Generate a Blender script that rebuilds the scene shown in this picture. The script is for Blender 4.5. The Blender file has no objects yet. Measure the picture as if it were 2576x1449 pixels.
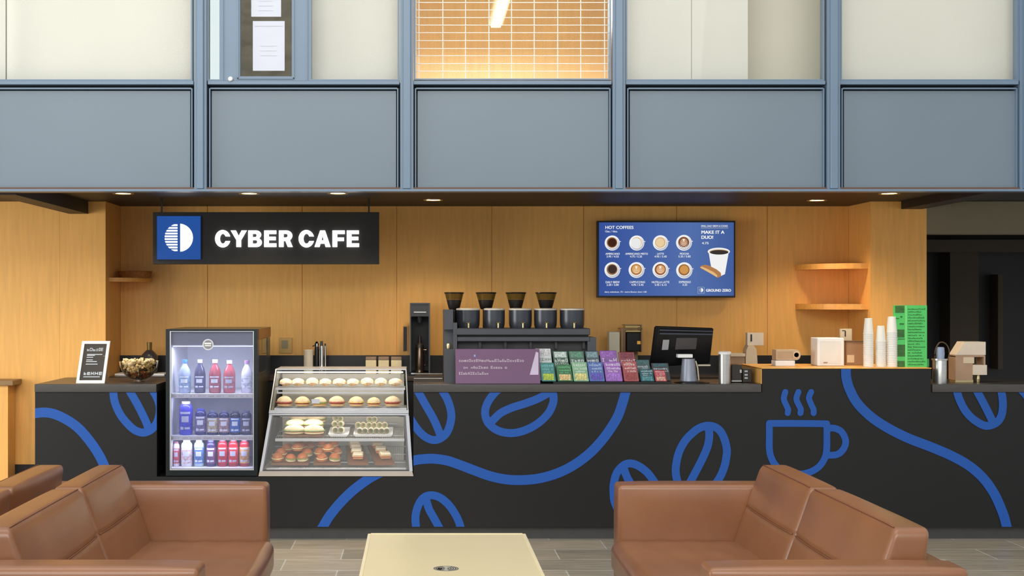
import bpy, bmesh, math, random
from mathutils import Vector, Matrix
C = bpy.context.scene.collection
random.seed(7)
# camera model: focal 3400 px on a 2576 px wide frame, vanishing point (1050, 755), eye height 1.42 m
F, CX, CY, EZ = 3400.0, 1050.0, 755.0, 1.42
def X(px, D): return (px - CX) / F * D
def Z(py, D): return EZ + (CY - py) / F * D
PI = math.pi
ORD = ['first','second','third','fourth','fifth','sixth','seventh','eighth','ninth','tenth','eleventh','twelfth',
       'thirteenth','fourteenth','fifteenth','sixteenth','seventeenth','eighteenth','nineteenth','twentieth']

# ---------------------------------------------------------------- materials
def lin(c):
    out = []
    for v in c[:3]:
        v = v / 255.0
        out.append(v / 12.92 if v <= 0.04045 else ((v + 0.055) / 1.055) ** 2.4)
    return tuple(out) + (1.0,)
MATS = {}
def mat(name, col, rough=0.5, metal=0.0, var=0.06, scale=8.0, bump=0.0, bscale=60.0, stretch=(1, 1, 1), spec=0.5, coat=0.0, two=None):
    if name in MATS: return MATS[name]
    m = bpy.data.materials.new(name); m.use_nodes = True
    nt = m.node_tree; b = nt.nodes['Principled BSDF']
    b.inputs['Roughness'].default_value = rough; b.inputs['Metallic'].default_value = metal
    b.inputs['Specular IOR Level'].default_value = spec
    if coat: b.inputs['Coat Weight'].default_value = coat; b.inputs['Coat Roughness'].default_value = 0.25
    c = lin(col)
    tc = nt.nodes.new('ShaderNodeTexCoord'); mp = nt.nodes.new('ShaderNodeMapping')
    mp.inputs['Scale'].default_value = stretch
    nt.links.new(tc.outputs['Object'], mp.inputs['Vector'])
    n = nt.nodes.new('ShaderNodeTexNoise'); n.inputs['Scale'].default_value = scale; n.inputs['Detail'].default_value = 4
    nt.links.new(mp.outputs[0], n.inputs['Vector'])
    r = nt.nodes.new('ShaderNodeValToRGB')
    r.color_ramp.elements[0].position = 0.3; r.color_ramp.elements[1].position = 0.7
    lo = lin(two) if two else tuple(v * (1 - var) for v in c[:3]) + (1,)
    hi = tuple(min(1, v * (1 + var)) for v in c[:3]) + (1,)
    r.color_ramp.elements[0].color = lo; r.color_ramp.elements[1].color = hi
    nt.links.new(n.outputs[0], r.inputs[0]); nt.links.new(r.outputs[0], b.inputs['Base Color'])
    if bump:
        n2 = nt.nodes.new('ShaderNodeTexNoise'); n2.inputs['Scale'].default_value = bscale; n2.inputs['Detail'].default_value = 3
        nt.links.new(mp.outputs[0], n2.inputs['Vector'])
        bp = nt.nodes.new('ShaderNodeBump'); bp.inputs['Strength'].default_value = bump; bp.inputs['Distance'].default_value = 0.01
        nt.links.new(n2.outputs[0], bp.inputs['Height']); nt.links.new(bp.outputs[0], b.inputs['Normal'])
    MATS[name] = m; return m
def emit(name, col, s=1.0):
    if name in MATS: return MATS[name]
    m = bpy.data.materials.new(name); m.use_nodes = True; nt = m.node_tree
    b = nt.nodes['Principled BSDF']; b.inputs['Base Color'].default_value = (0.01, 0.01, 0.01, 1)
    b.inputs['Specular IOR Level'].default_value = 0.1
    b.inputs['Emission Color'].default_value = lin(col); b.inputs['Emission Strength'].default_value = s
    MATS[name] = m; return m
def glass(name, tint=(255, 255, 255), fac=0.06, rough=0.02, body=None, bodyfac=0.0):
    if name in MATS: return MATS[name]
    m = bpy.data.materials.new(name); m.use_nodes = True; nt = m.node_tree
    for n in list(nt.nodes): nt.nodes.remove(n)
    o = nt.nodes.new('ShaderNodeOutputMaterial'); mx = nt.nodes.new('ShaderNodeMixShader')
    t = nt.nodes.new('ShaderNodeBsdfTransparent'); g = nt.nodes.new('ShaderNodeBsdfGlossy')
    t.inputs[0].default_value = lin(tint); g.inputs['Roughness'].default_value = rough
    lw = nt.nodes.new('ShaderNodeFresnel'); lw.inputs['IOR'].default_value = 1.45
    ml = nt.nodes.new('ShaderNodeMath'); ml.operation = 'MULTIPLY'; ml.inputs[1].default_value = fac / 0.034
    ml.use_clamp = True
    nt.links.new(lw.outputs[0], ml.inputs[0]); nt.links.new(ml.outputs[0], mx.inputs[0])
    nt.links.new(t.outputs[0], mx.inputs[1]); nt.links.new(g.outputs[0], mx.inputs[2])
    last = mx
    if body:
        d = nt.nodes.new('ShaderNodeBsdfDiffuse'); d.inputs[0].default_value = lin(body)
        m2 = nt.nodes.new('ShaderNodeMixShader'); m2.inputs[0].default_value = bodyfac
        nt.links.new(mx.outputs[0], m2.inputs[1]); nt.links.new(d.outputs[0], m2.inputs[2]); last = m2
    nt.links.new(last.outputs[0], o.inputs[0]); MATS[name] = m; return m

# ---------------------------------------------------------------- mesh builder
class MB:
    def __init__(s): s.bm = bmesh.new(); s.mi = 0
    def face(s, pts):
        f = s.bm.faces.new([s.bm.verts.new(p) for p in pts]); f.material_index = s.mi; return f
    def box(s, x0, x1, y0, y1, z0, z1, bev=0.0, seg=2, M=None):
        v = [s.bm.verts.new((x, y, z)) for z in (z0, z1) for x, y in ((x0, y0), (x1, y0), (x1, y1), (x0, y1))]
        fs = [s.bm.faces.new([v[i] for i in q]) for q in ((3,2,1,0),(4,5,6,7),(0,1,5,4),(1,2,6,5),(2,3,7,6),(3,0,4,7))]
        for f in fs: f.material_index = s.mi
        if M:
            for q in v: q.co = M @ q.co
        if bev:
            es = list({e for f in fs for e in f.edges})
            r = bmesh.ops.bevel(s.bm, geom=es, offset=bev, segments=seg, affect='EDGES', profile=0.5)
            for f in r['faces']: f.material_index = s.mi
        return s
    def hexa(s, a, b):          # a: 4 front points, b: 4 matching back points
        v = [s.bm.verts.new(p) for p in a] + [s.bm.verts.new(p) for p in b]
        for q in ((0,1,2,3),(7,6,5,4),(0,4,5,1),(1,5,6,2),(2,6,7,3),(3,7,4,0)):
            f = s.bm.faces.new([v[i] for i in q]); f.material_index = s.mi
        return s
    def prism(s, pts, y0, y1):  # pts (x, z)
        a = [s.bm.verts.new((x, y0, z)) for x, z in pts]; b = [s.bm.verts.new((x, y1, z)) for x, z in pts]
        n = len(pts)
        fs = [s.bm.faces.new(a), s.bm.faces.new(b[::-1])] + [s.bm.faces.new((a[i], b[i], b[(i+1) % n], a[(i+1) % n])) for i in range(n)]
        for f in fs: f.material_index = s.mi
        return s
    def prism_z(s, pts, z0, z1):
        a = [s.bm.verts.new((x, y, z0)) for x, y in pts]; b = [s.bm.verts.new((x, y, z1)) for x, y in pts]
        n = len(pts)
        fs = [s.bm.faces.new(a[::-1]), s.bm.faces.new(b)] + [s.bm.faces.new((a[i], a[(i+1) % n], b[(i+1) % n], b[i])) for i in range(n)]
        for f in fs: f.material_index = s.mi
        return s
    def prism_x(s, pts, x0, x1):  # pts (y, z)
        a = [s.bm.verts.new((x0, y, z)) for y, z in pts]; b = [s.bm.verts.new((x1, y, z)) for y, z in pts]
        n = len(pts)
        fs = [s.bm.faces.new(a), s.bm.faces.new(b[::-1])] + [s.bm.faces.new((a[i], b[i], b[(i+1) % n], a[(i+1) % n])) for i in range(n)]
        for f in fs: f.material_index = s.mi
        return s
    def lathe(s, cx, cy, prof, n=28, cap=True, axis='z', fn=None):
        rings = []
        for r, z in prof:
            ring = []
            for k in range(n):
                a = 2 * PI * k / n
                rr = r * (fn(a, z) if fn else 1)
                if axis == 'z': p = (cx + rr * math.cos(a), cy + rr * math.sin(a), z)
                elif axis == 'y': p = (cx + rr * math.cos(a), z, cy + rr * math.sin(a))
                else: p = (z, cx + rr * math.cos(a), cy + rr * math.sin(a))
                ring.append(s.bm.verts.new(p))
            rings.append(ring)
        for i in range(len(rings) - 1):
            for k in range(n):
                f = s.bm.faces.new((rings[i][k], rings[i][(k+1) % n], rings[i+1][(k+1) % n], rings[i+1][k])); f.material_index = s.mi
        if cap:
            for q in (rings[0][::-1], rings[-1]):
                f = s.bm.faces.new(q); f.material_index = s.mi
        return s
    def tube(s, pts, r, n=10):
        pts = [Vector(p) for p in pts]; rings = []
        for i, p in enumerate(pts):
            d = (pts[min(i+1, len(pts)-1)] - pts[max(i-1, 0)]).normalized()
            u = d.cross(Vector((0, 0, 1)));
            if u.length < 1e-3: u = d.cross(Vector((1, 0, 0)))
            u.normalize(); w = d.cross(u)
            rr = r[i] if isinstance(r, (list, tuple)) else r
            rings.append([s.bm.verts.new(p + (u * math.cos(2*PI*k/n) + w * math.sin(2*PI*k/n)) * rr) for k in range(n)])
        for i in range(len(rings) - 1):
            for k in range(n):
                f = s.bm.faces.new((rings[i][k], rings[i][(k+1) % n], rings[i+1][(k+1) % n], rings[i+1][k])); f.material_index = s.mi
        for q in (rings[0][::-1], rings[-1]):
            f = s.bm.faces.new(q); f.material_index = s.mi
        return s
    def ball(s, c, r, nu=20, nv=12, fn=None):
        rings = []
        for j in range(1, nv):
            th = PI * j / nv; ring = []
            for k in range(nu):
                a = 2 * PI * k / nu
                d = Vector((math.sin(th) * math.cos(a), math.sin(th) * math.sin(a), math.cos(th)))
                q = fn(d) if fn else 1.0
                ring.append(s.bm.verts.new((c[0] + r[0]*d.x*q, c[1] + r[1]*d.y*q, c[2] + r[2]*d.z*q)))
            rings.append(ring)
        t = s.bm.verts.new((c[0], c[1], c[2] + r[2] * (fn(Vector((0,0,1))) if fn else 1)))
        b = s.bm.verts.new((c[0], c[1], c[2] - r[2] * (fn(Vector((0,0,-1))) if fn else 1)))
        for k in range(nu):
            k2 = (k + 1) % nu
            s.bm.faces.new((t, rings[0][k], rings[0][k2])).material_index = s.mi
            s.bm.faces.new((b, rings[-1][k2], rings[-1][k])).material_index = s.mi
            for i in range(len(rings) - 1):
                s.bm.faces.new((rings[i][k], rings[i+1][k], rings[i+1][k2], rings[i][k2])).material_index = s.mi
        return s
    def pillow(s, x0, x1, y0, y1, z0, z1, r, bulge=(0, 0, 0), fn=None, ni=9, nr=4):
        lo = (x0, y0, z0); hi = (x1, y1, z1); ax = []
        for i in range(3):
            a = [lo[i] + r * (1 - math.cos(PI/2 * k / nr)) for k in range(nr)]
            m = [lo[i] + r + (hi[i] - lo[i] - 2*r) * k / ni for k in range(ni + 1)]
            b = [hi[i] - (v - lo[i]) for v in a][::-1]
            ax.append(a + m + b)
        cache = {}
        ctr = [(lo[i] + hi[i]) / 2 for i in range(3)]; hf = [(hi[i] - lo[i]) / 2 for i in range(3)]
        def vert(i, j, k):
            key = (i, j, k)
            if key in cache: return cache[key]
            p = Vector((ax[0][i], ax[1][j], ax[2][k]))
            q = Vector([min(max(p[t], lo[t] + r), hi[t] - r) for t in range(3)])
            d = p - q
            if d.length > 1e-9:
                p = q + d.normalized() * r
            u = [(p[t] - ctr[t]) / hf[t] for t in range(3)]
            for t in range(3):
                o = [w for w in range(3) if w != t]
                g = max(0, 1 - u[o[0]]**4) * max(0, 1 - u[o[1]]**4)
                p[t] += bulge[t] * g * (1 if u[t] > 0 else -1) * min(1, abs(u[t]))**3
            if fn: p = Vector(fn(p))
            cache[key] = s.bm.verts.new(p); return cache[key]
        N = [len(a) for a in ax]
        def quad(a, b, c, d):
            f = s.bm.faces.new((a, b, c, d)); f.material_index = s.mi
        for i in range(N[0]-1):
            for j in range(N[1]-1):
                quad(vert(i,j,N[2]-1), vert(i+1,j,N[2]-1), vert(i+1,j+1,N[2]-1), vert(i,j+1,N[2]-1))
                quad(vert(i,j,0), vert(i,j+1,0), vert(i+1,j+1,0), vert(i+1,j,0))
        for i in range(N[0]-1):
            for k in range(N[2]-1):
                quad(vert(i,0,k), vert(i+1,0,k), vert(i+1,0,k+1), vert(i,0,k+1))
                quad(vert(i,N[1]-1,k), vert(i,N[1]-1,k+1), vert(i+1,N[1]-1,k+1), vert(i+1,N[1]-1,k))
        for j in range(N[1]-1):
            for k in range(N[2]-1):
                quad(vert(0,j,k), vert(0,j,k+1), vert(0,j+1,k+1), vert(0,j+1,k))
                quad(vert(N[0]-1,j,k), vert(N[0]-1,j+1,k), vert(N[0]-1,j+1,k+1), vert(N[0]-1,j,k+1))
        return s
    # helpers in photo units: a box whose front face spans the given photo rectangle at depth D
    def pb(s, x0, x1, y0, y1, D, dep, bev=0.0, seg=2):
        return s.box(X(x0, D), X(x1, D), D, D + dep, Z(y1, D), Z(y0, D), bev, seg)
    def build(s, name, m, parent=None, smooth=False, wn=False, auto=None):
        me = bpy.data.meshes.new(name)
        off = Vector((0, 0, 0))
        p = parent
        while p is not None: off += p.location; p = p.parent
        if parent is None:
            vs = [v.co for v in s.bm.verts]
            lo = Vector([min(v[i] for v in vs) for i in range(3)]); hi = Vector([max(v[i] for v in vs) for i in range(3)])
            off = Vector(((lo.x+hi.x)/2, (lo.y+hi.y)/2, lo.z))
        bmesh.ops.translate(s.bm, verts=s.bm.verts, vec=-off)
        bmesh.ops.recalc_face_normals(s.bm, faces=s.bm.faces)
        s.bm.to_mesh(me); s.bm.free()
        for q in (m if isinstance(m, (list, tuple)) else [m]): me.materials.append(q)
        if smooth or wn:
            for f in me.polygons: f.use_smooth = True
            if auto: me.set_sharp_from_angle(angle=math.radians(auto))
        o = bpy.data.objects.new(name, me); C.objects.link(o)
        if wn:
            w = o.modifiers.new('wn', 'WEIGHTED_NORMAL'); w.keep_sharp = True
        if parent is None: o.location = off
        else: o.parent = parent
        return o
def meta(o, label, cat, group=None, kind=None):
    if label: o['label'] = label
    if cat: o['category'] = cat
    if group: o['group'] = group
    if kind: o['kind'] = kind
    return o
def thing(name, label, cat, loc=(0, 0, 0), group=None):
    o = bpy.data.objects.new(name, None); C.objects.link(o); o.location = loc
    o.empty_display_size = 0.05
    return meta(o, label, cat, group)
def struct(name, m, mb, parent=None, **k):
    o = mb.build(name, m, parent, **k)
    if parent is None: o['kind'] = 'structure'
    return o
KIDS = {}
def dup(root, loc, label=None, group=None, rotz=None):
    r = root.copy(); C.objects.link(r); r.location = loc
    if label: r['label'] = label
    if group: r['group'] = group
    if rotz is not None: r.rotation_euler = (0, 0, rotz)
    for ch in list(root.children):
        c = ch.copy(); C.objects.link(c); c.parent = r
        for g in list(ch.children):
            d = g.copy(); C.objects.link(d); d.parent = c
    return r
def GL():
    def arc(cx, cy, rx, ry, a0, a1, n=14): return [(cx + rx*math.cos(math.radians(a0 + (a1-a0)*k/n)), cy + ry*math.sin(math.radians(a0 + (a1-a0)*k/n))) for k in range(n+1)]
    E = [(0,0),(.75,0),(.75,.22),(.287,.22),(.287,.41),(.71,.41),(.71,.62),(.287,.62),(.287,.785),(.74,.785),(.74,1),(0,1)]
    Fg = [(0,0),(.287,0),(.287,.36),(.70,.36),(.70,.575),(.287,.575),(.287,.785),(.75,.785),(.75,1),(0,1)]
    return {'C': [arc(.47,.5,.47,.53,15,345,40) + arc(.48,.5,.185,.30,332,28,30)],
     'Y': [[(.345,0),(.635,0),(.635,.42),(.98,1),(.665,1),(.49,.66),(.315,1),(0,1),(.345,.42)]],
     'B': [[(0,0)] + arc(.52,.275,.31,.275,-90,60,16) + arc(.49,.745,.30,.255,-50,90,16) + [(0,1)],
           [(.275,.20),(.275,.415)] + arc(.45,.3075,.105,.1075,90,-90,12), [(.275,.60),(.275,.80)] + arc(.43,.70,.09,.10,90,-90,12)],
     'E': [E], 'F': [Fg],
     'R': [[(0,0),(.285,0),(.285,.36),(.40,.36),(.54,0),(.84,0),(.67,.40)] + arc(.47,.685,.345,.315,-42,90,18) + [(0,1)],
           [(.285,.575),(.285,.80)] + arc(.43,.6875,.105,.1125,90,-90,12)],
     'A': [[(0,0),(.305,0),(.36,.20),(.62,.20),(.675,0),(.98,0),(.64,1),(.34,1)], [(.425,.41),(.49,.70),(.555,.41)]]}
def sign_letter(ch, x0, x1, z0, z1, y, ext):
    cu = bpy.data.curves.new('g', 'CURVE'); cu.dimensions = '2D'; cu.fill_mode = 'BOTH'; cu.extrude = ext/2
    loops = GL()[ch]; w = {'C': .94, 'B': .83, 'R': .84, 'E': .75, 'F': .75}.get(ch, .98)
    for lp in loops:
        sp = cu.splines.new('POLY'); sp.points.add(len(lp) - 1); sp.use_cyclic_u = True
        for p, (a, b) in zip(sp.points, lp): p.co = (x0 + a/w*(x1-x0), z0 + b*(z1-z0), 0, 1)
    o = bpy.data.objects.new('g', cu); C.objects.link(o)
    dg = bpy.context.evaluated_depsgraph_get(); dg.update()
    me = bpy.data.meshes.new_from_object(o.evaluated_get(dg)); C.objects.unlink(o); bpy.data.objects.remove(o)
    mb = MB(); nv = [mb.bm.verts.new((v.co.x, y - ext/2 + v.co.z, v.co.y)) for v in me.vertices]
    for p in me.polygons:
        try: mb.bm.faces.new([nv[i] for i in p.vertices])
        except ValueError: pass
    bpy.data.meshes.remove(me)
    return mb
def text_mb(body, x0, x1, z0, z1, y, bold=0.0, ext=0.001, mb=None, keep=False):
    """lettering fitted to a box (x0..x1, z0..z1) facing the viewer at depth y"""
    cu = bpy.data.curves.new('t', 'FONT'); cu.body = body; cu.size = 1; cu.extrude = 0; cu.resolution_u = 4
    cu.fill_mode = 'FRONT'
    o = bpy.data.objects.new('t', cu); C.objects.link(o)
    dg = bpy.context.evaluated_depsgraph_get(); dg.update()
    me = bpy.data.meshes.new_from_object(o.evaluated_get(dg))
    C.objects.unlink(o); bpy.data.objects.remove(o)
    vs = [v.co for v in me.vertices]
    ax, bx = min(v.x for v in vs), max(v.x for v in vs); ay, by = min(v.y for v in vs), max(v.y for v in vs)
    mb = mb or MB()
    fs = []; bw = bold * (z1 - z0) * 1.4
    for dj, (dx, dz) in enumerate(((0, 0), (-1, .4), (1, .4), (-1, -.4), (1, -.4)) if bold else ((0, 0),)):
        nv = [mb.bm.verts.new((x0 + (v.x-ax)/(bx-ax)*(x1-x0) + dx*bw, y - dj*.00001, z0 + (v.y-ay)/(by-ay)*(z1-z0) + dz*bw)) for v in vs]
        for p in me.polygons:
            try: f = mb.bm.faces.new([nv[i] for i in p.vertices]); f.material_index = mb.mi; fs.append(f)
            except ValueError: pass
    if ext:
        r = bmesh.ops.extrude_face_region(mb.bm, geom=fs)
        ev = [g for g in r['geom'] if isinstance(g, bmesh.types.BMVert)]
        bmesh.ops.translate(mb.bm, verts=ev, vec=(0, -ext, 0))
        for g in r['geom']:
            if isinstance(g, bmesh.types.BMFace): g.material_index = mb.mi
    bpy.data.meshes.remove(me)
    return mb
def scribble(mb, x0, x1, z, h, y, M=None, fill=0.8):
    """unreadable small print: short marks of the size of letters"""
    x = x0
    while x < x1:
        w = h * random.uniform(0.5, 0.9)
        if random.random() < fill:
            hh = h * random.choice((.65, .7, 1.0)); s = h*.16; k = random.randrange(5); g = []
            if k != 2: g.append((0, s, 0, hh))
            if k in (0, 3): g.append((w - s, w, 0, hh))
            if k in (0, 1, 2): g.append((0, w, hh - s, hh))
            if k in (1, 3, 4): g.append((0, w, hh*.42, hh*.42 + s))
            if k in (0, 1, 2, 4): g.append((0, w, 0, s))
            if k == 2: g.append((w*.5 - s/2, w*.5 + s/2, 0, hh))
            for a, b, c, d in g:
                q = [(x+a, y, z+c), (x+b, y, z+c), (x+b, y, z+d), (x+a, y, z+d)]
                if M: q = [M @ Vector(p) for p in q]
                mb.face(q)
        x += w + h * 0.22
    return mb
DLE, WORLD, SKY, SIDE, EXPO, FRONT = 26.0, 0.8, 180.0, 190.0, 0.0, 760.0
# ---------------------------------------------------------------- palette
wood = mat('maple_veneer', (238, 180, 98), 0.42, var=0.07, scale=5, stretch=(9, 9, 0.7), spec=0.35)
shelfwood = mat('shelf_maple', (232, 165, 80), 0.4, var=0.08, scale=8, stretch=(1, 8, 8))
blue_panel = mat('blue_grey_panel', (104, 118, 129), 0.38, var=0.03, scale=1.5)
blue_frame = mat('blue_grey_frame', (100, 121, 141), 0.35, var=0.03, scale=3)
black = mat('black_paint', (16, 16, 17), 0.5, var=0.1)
darkbrown = mat('dark_brown_ceiling_paint', (20, 17, 15), 0.55, var=0.1)
cream = mat('cream_board', (203, 202, 190), 0.8, var=0.02, scale=3)
cream2 = mat('cream_board_shade', (212, 209, 192), 0.8, var=0.02, scale=3)
counter_black = mat('black_laminate', (24, 24, 25), 0.42, var=0.05, scale=2, spec=0.35)
counter_blue = mat('blue_mural_paint', (28, 84, 168), 0.45, var=0.03, scale=2, spec=0.35)
slab = mat('dark_grey_laminate_top', (72, 69, 67), 0.35, var=0.12, scale=14, stretch=(1, 6, 6))
slabtop = slab
steel = mat('brushed_steel', (190, 190, 186), 0.3, 0.9, var=0.06, scale=10, stretch=(1, 1, 12))
steel2 = mat('satin_aluminium', (200, 202, 204), 0.35, 0.6, var=0.03)
chrome = mat('chrome', (225, 225, 225), 0.12, 1.0, var=0.02)
plastic_black = mat('black_plastic', (22, 22, 24), 0.3, var=0.1)
plastic_grey = mat('charcoal_metal', (74, 76, 82), 0.35, 0.3, var=0.06)
white = mat('white_paint', (238, 238, 236), 0.45, var=0.02)
paper = mat('white_paper', (200, 203, 214), 0.8, var=0.02)
brass = mat('pale_brass', (220, 200, 150), 0.25, 0.8)
cardboard = mat('beige_card', (214, 194, 164), 0.8, var=0.06)
kraft = mat('brown_card', (160, 128, 100), 0.8, var=0.1)
leather = mat('tan_leather', (138, 90, 56), 0.36, var=0.06, scale=3, bump=0.05, bscale=260, spec=0.5, coat=.35, two=(124, 80, 49))
leather_seam = mat('leather_piping', (120, 72, 44), 0.5)
clear = glass('clear_glass', fac=0.05)
window_glass = glass('window_glass', fac=0.006)

# floor: slate tiles
def floor_mat():
    m = bpy.data.materials.new('slate_tile'); m.use_nodes = True; nt = m.node_tree; b = nt.nodes['Principled BSDF']
    tc = nt.nodes.new('ShaderNodeTexCoord'); mp = nt.nodes.new('ShaderNodeMapping')
    mp.inputs['Location'].default_value = (0.02, 0.0, 0)
    nt.links.new(tc.outputs['Object'], mp.inputs['Vector'])
    br = nt.nodes.new('ShaderNodeTexBrick'); br.inputs['Scale'].default_value = 1.0
    br.inputs['Brick Width'].default_value = 0.6; br.inputs['Row Height'].default_value = 0.3
    br.inputs['Mortar Size'].default_value = 0.004; br.inputs['Mortar Smooth'].default_value = 0.2
    br.inputs['Color1'].default_value = lin((182, 170, 150)); br.inputs['Color2'].default_value = lin((150, 142, 126))
    br.inputs['Mortar'].default_value = lin((205, 202, 192)); br.offset = 0.5
    nt.links.new(mp.outputs[0], br.inputs['Vector'])
    m2 = nt.nodes.new('ShaderNodeMapping'); m2.inputs['Scale'].default_value = (1.2, 14, 1)
    nt.links.new(tc.outputs['Object'], m2.inputs['Vector'])
    n = nt.nodes.new('ShaderNodeTexNoise'); n.inputs['Scale'].default_value = 4; n.inputs['Detail'].default_value = 6
    nt.links.new(m2.outputs[0], n.inputs['Vector'])
    mx = nt.nodes.new('ShaderNodeMix'); mx.data_type = 'RGBA'; mx.blend_type = 'MULTIPLY'; mx.inputs['Factor'].default_value = 0.8
    r = nt.nodes.new('ShaderNodeValToRGB'); r.color_ramp.elements[0].position = .3; r.color_ramp.elements[0].color = (.62, .62, .62, 1)
    r.color_ramp.elements[1].position = .7; r.color_ramp.elements[1].color = (1.05, 1.05, 1.05, 1)
    nt.links.new(n.outputs[0], r.inputs[0])
    nt.links.new(br.outputs['Color'], mx.inputs[6]); nt.links.new(r.outputs[0], mx.inputs[7]); nt.links.new(mx.outputs[2], b.inputs['Base Color'])
    b.inputs['Roughness'].default_value = 0.38
    bp = nt.nodes.new('ShaderNodeBump'); bp.inputs['Strength'].default_value = 0.25; bp.inputs['Distance'].default_value = 0.004
    nt.links.new(n.outputs[0], bp.inputs['Height']); nt.links.new(bp.outputs[0], b.inputs['Normal'])
    return m
mb = MB(); mb.box(-6, 7, -3, 9.4, -0.1, 0.0); struct('floor', floor_mat(), mb)

# ---------------------------------------------------------------- shell of the servery
ZC = 2.054
DB, DS = 9.13, 8.69          # back wall of the niche, flanking wall
XL, XR = X(265, DS), X(2190, DS)
XCOL = X(2331, DS)
def panels(mb, edges, D, z0, z1, g=0.0025):
    for a, b in zip(edges[:-1], edges[1:]): mb.box(a + g, b - g, D, D + 0.02, z0, z1)
    mb.box(edges[0], edges[-1], D + 0.006, D + 0.09, z0, z1)
mb = MB()
e = [XL] + [X(p, DB) for p in (522, 760, 998, 1237, 1468, 1702, 1930)] + [XR]
panels(mb, e, DB, 1.04, ZC); struct('wall_back', wood, mb)
mb = MB(); mb.box(XL, XR, DB, DB + 0.09, 0, 1.04); struct('wall_back_lower', black, mb)
mb = MB(); panels(mb, [-4.2, -3.4, X(150, DS), XL], DS, 0.364, ZC + .0, g=0.0005)
mb.box(XL - 0.08, XL + .0015, DS + .0005, DB + 0.09, 0.0, ZC)
mb.box(-4.2, XL, DS + .01, DS + 0.1, 0, 0.364); struct('wall_left', wood, mb)
mb = MB(); mb.box(-4.2, XL, DS - 0.01, DS + 0.01, 0, 0.364); struct('baseboard_left', black, mb)
mb = MB(); mb.box(XR, XCOL, DS, DS + 0.03, 0, ZC); mb.box(XR - .0012, XR + 0.06, DS + 0.0012, DB + 0.09, 0, ZC)
mb.box(XCOL - 0.04, XCOL, DS + 0.03, 9.3, 0, ZC)
struct('wall_right', wood, mb)
# passage beyond the right column
greybeige = mat('taupe_plaster', (128, 120, 100), 0.8, var=0.03)
umber = mat('dark_umber_panel', (66, 56, 42), 0.7, var=0.06)
mb = MB(); mb.box(XCOL, 6, DS, DS + 0.15, Z(588, DS), ZC); struct('wall_header', greybeige, mb)
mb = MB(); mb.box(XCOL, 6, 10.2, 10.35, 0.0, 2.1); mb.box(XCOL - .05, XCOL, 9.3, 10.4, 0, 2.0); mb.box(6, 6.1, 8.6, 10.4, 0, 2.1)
struct('wall_passage', black, mb)  # black puts the darkness of the unlit passage into the wall colour
mb = MB(); mb.box(XCOL, 6, 9.7, 9.9, Z(632, 9.7), Z(603, 9.7)); struct('trim_7', umber, mb)
mb = MB(); mb.box(X(2390, 10), X(2462, 10), 10.0, 10.2, 0, 1.8); struct('trim_8', umber, mb)
mb = MB(); mb.box(X(2518, 10), X(2531, 10), 10.05, 10.2, Z(930, 10), Z(690, 10)); struct('trim_9', umber, mb)
mb = MB(); mb.box(XCOL, 6, 9.0, 10.3, 2.06, 2.1)
mb.box(-4.2, 6, 7.12, 9.3, ZC, ZC + 0.05); struct('ceiling', darkbrown, mb)
mb = MB(); mb.box(-4.2, 6, 7.0, 7.12, Z(481, 7.0), Z(481, 7.0) + 0.02); mb.box(-4.2, 6, 7.10, 7.12, Z(481, 7.0) + .02, ZC + .05)
struct('trim_10', mat('soffit_edge_brown', (96, 62, 38), 0.5), mb)
mb = MB(); mb.box(X(174, DS), X(222, DS), 7.12, DS, Z(538, DS), ZC); struct('trim_11', darkbrown, mb)
mb = MB(); mb.box(X(2267, DS), X(2320, DS), 7.12, DS, Z(526, DS), ZC); struct('trim_12', darkbrown, mb)

# ---------------------------------------------------------------- upper facade
DFA = 7.0
spans = [(-560, -42), (2, 484), (526, 1002), (1044, 1536), (1578, 2074), (2117, 2560), (2602, 3080)]
spans[1] = (-30, 484)
mull = [(-50, -38), (489, 520), (1007, 1040), (1541, 1573), (2080, 2113), (2565, 2597)]
up = thing('wall_upper', None, None, (0, DFA, 2.0)); up['kind'] = 'structure'
mb = MB(); mb.box(-4.2, 6, 7.07, 7.10, Z(481, 7.0), Z(207, 7.05)); mb.build('backing', black, up)
for a, b in spans:
    mb = MB(); mb.pb(a + 6, b - 5, 228, 473, DFA + 0.03, 0.03, 0.002, 1)
    mb.build('spandrel_panel', blue_panel, up, wn=True)
    mb = MB()
    mb.pb(a, a + 3, 222, 476, DFA + 0.012, 0.05); mb.pb(b - 3, b, 222, 476, DFA + 0.012, 0.05); mb.pb(a + 3, b - 3, 220.5, 224, DFA + 0.012, 0.05)
    mb.build('panel_frame', blue_frame, up)
mb = MB(); mb.box(-4.2, 6, DFA - 0.02, DFA + 0.07, Z(481, 6.98), Z(475.5, 6.98)); struct('trim_1', blue_frame, mb)
mb = MB()
for a, b in spans: mb.pb(a - 4, b + 3, 203, 212.5, DFA, 0.09, 0.002, 1)
struct('trim_2', blue_frame, mb)
ztop = Z(-420, DFA)
for i, (a, b) in enumerate(mull[1:]):
    mb = MB()
    mb.box(X(a, DFA), X(b, DFA), DFA - 0.005, DFA + 0.08, Z(475.5, DFA), ztop)
    mb.box(X(a + 7, DFA), X(b - 7, DFA), DFA - 0.02, DFA, Z(475.5, DFA), ztop, 0.003, 1)
    struct('trim_%d' % (i + 3 if i < 4 else 13), blue_frame, mb)
mb = MB(); mb.box(-4.2, 6, DFA, 7.12, Z(-420, DFA) - .02, 4.5); mb.box(-4.2, 6, 7.1, 11.6, 4.34, 4.5); struct('trim_14', blue_frame, mb)  # unseen fascia added to stop direct light entering above the windows
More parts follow.
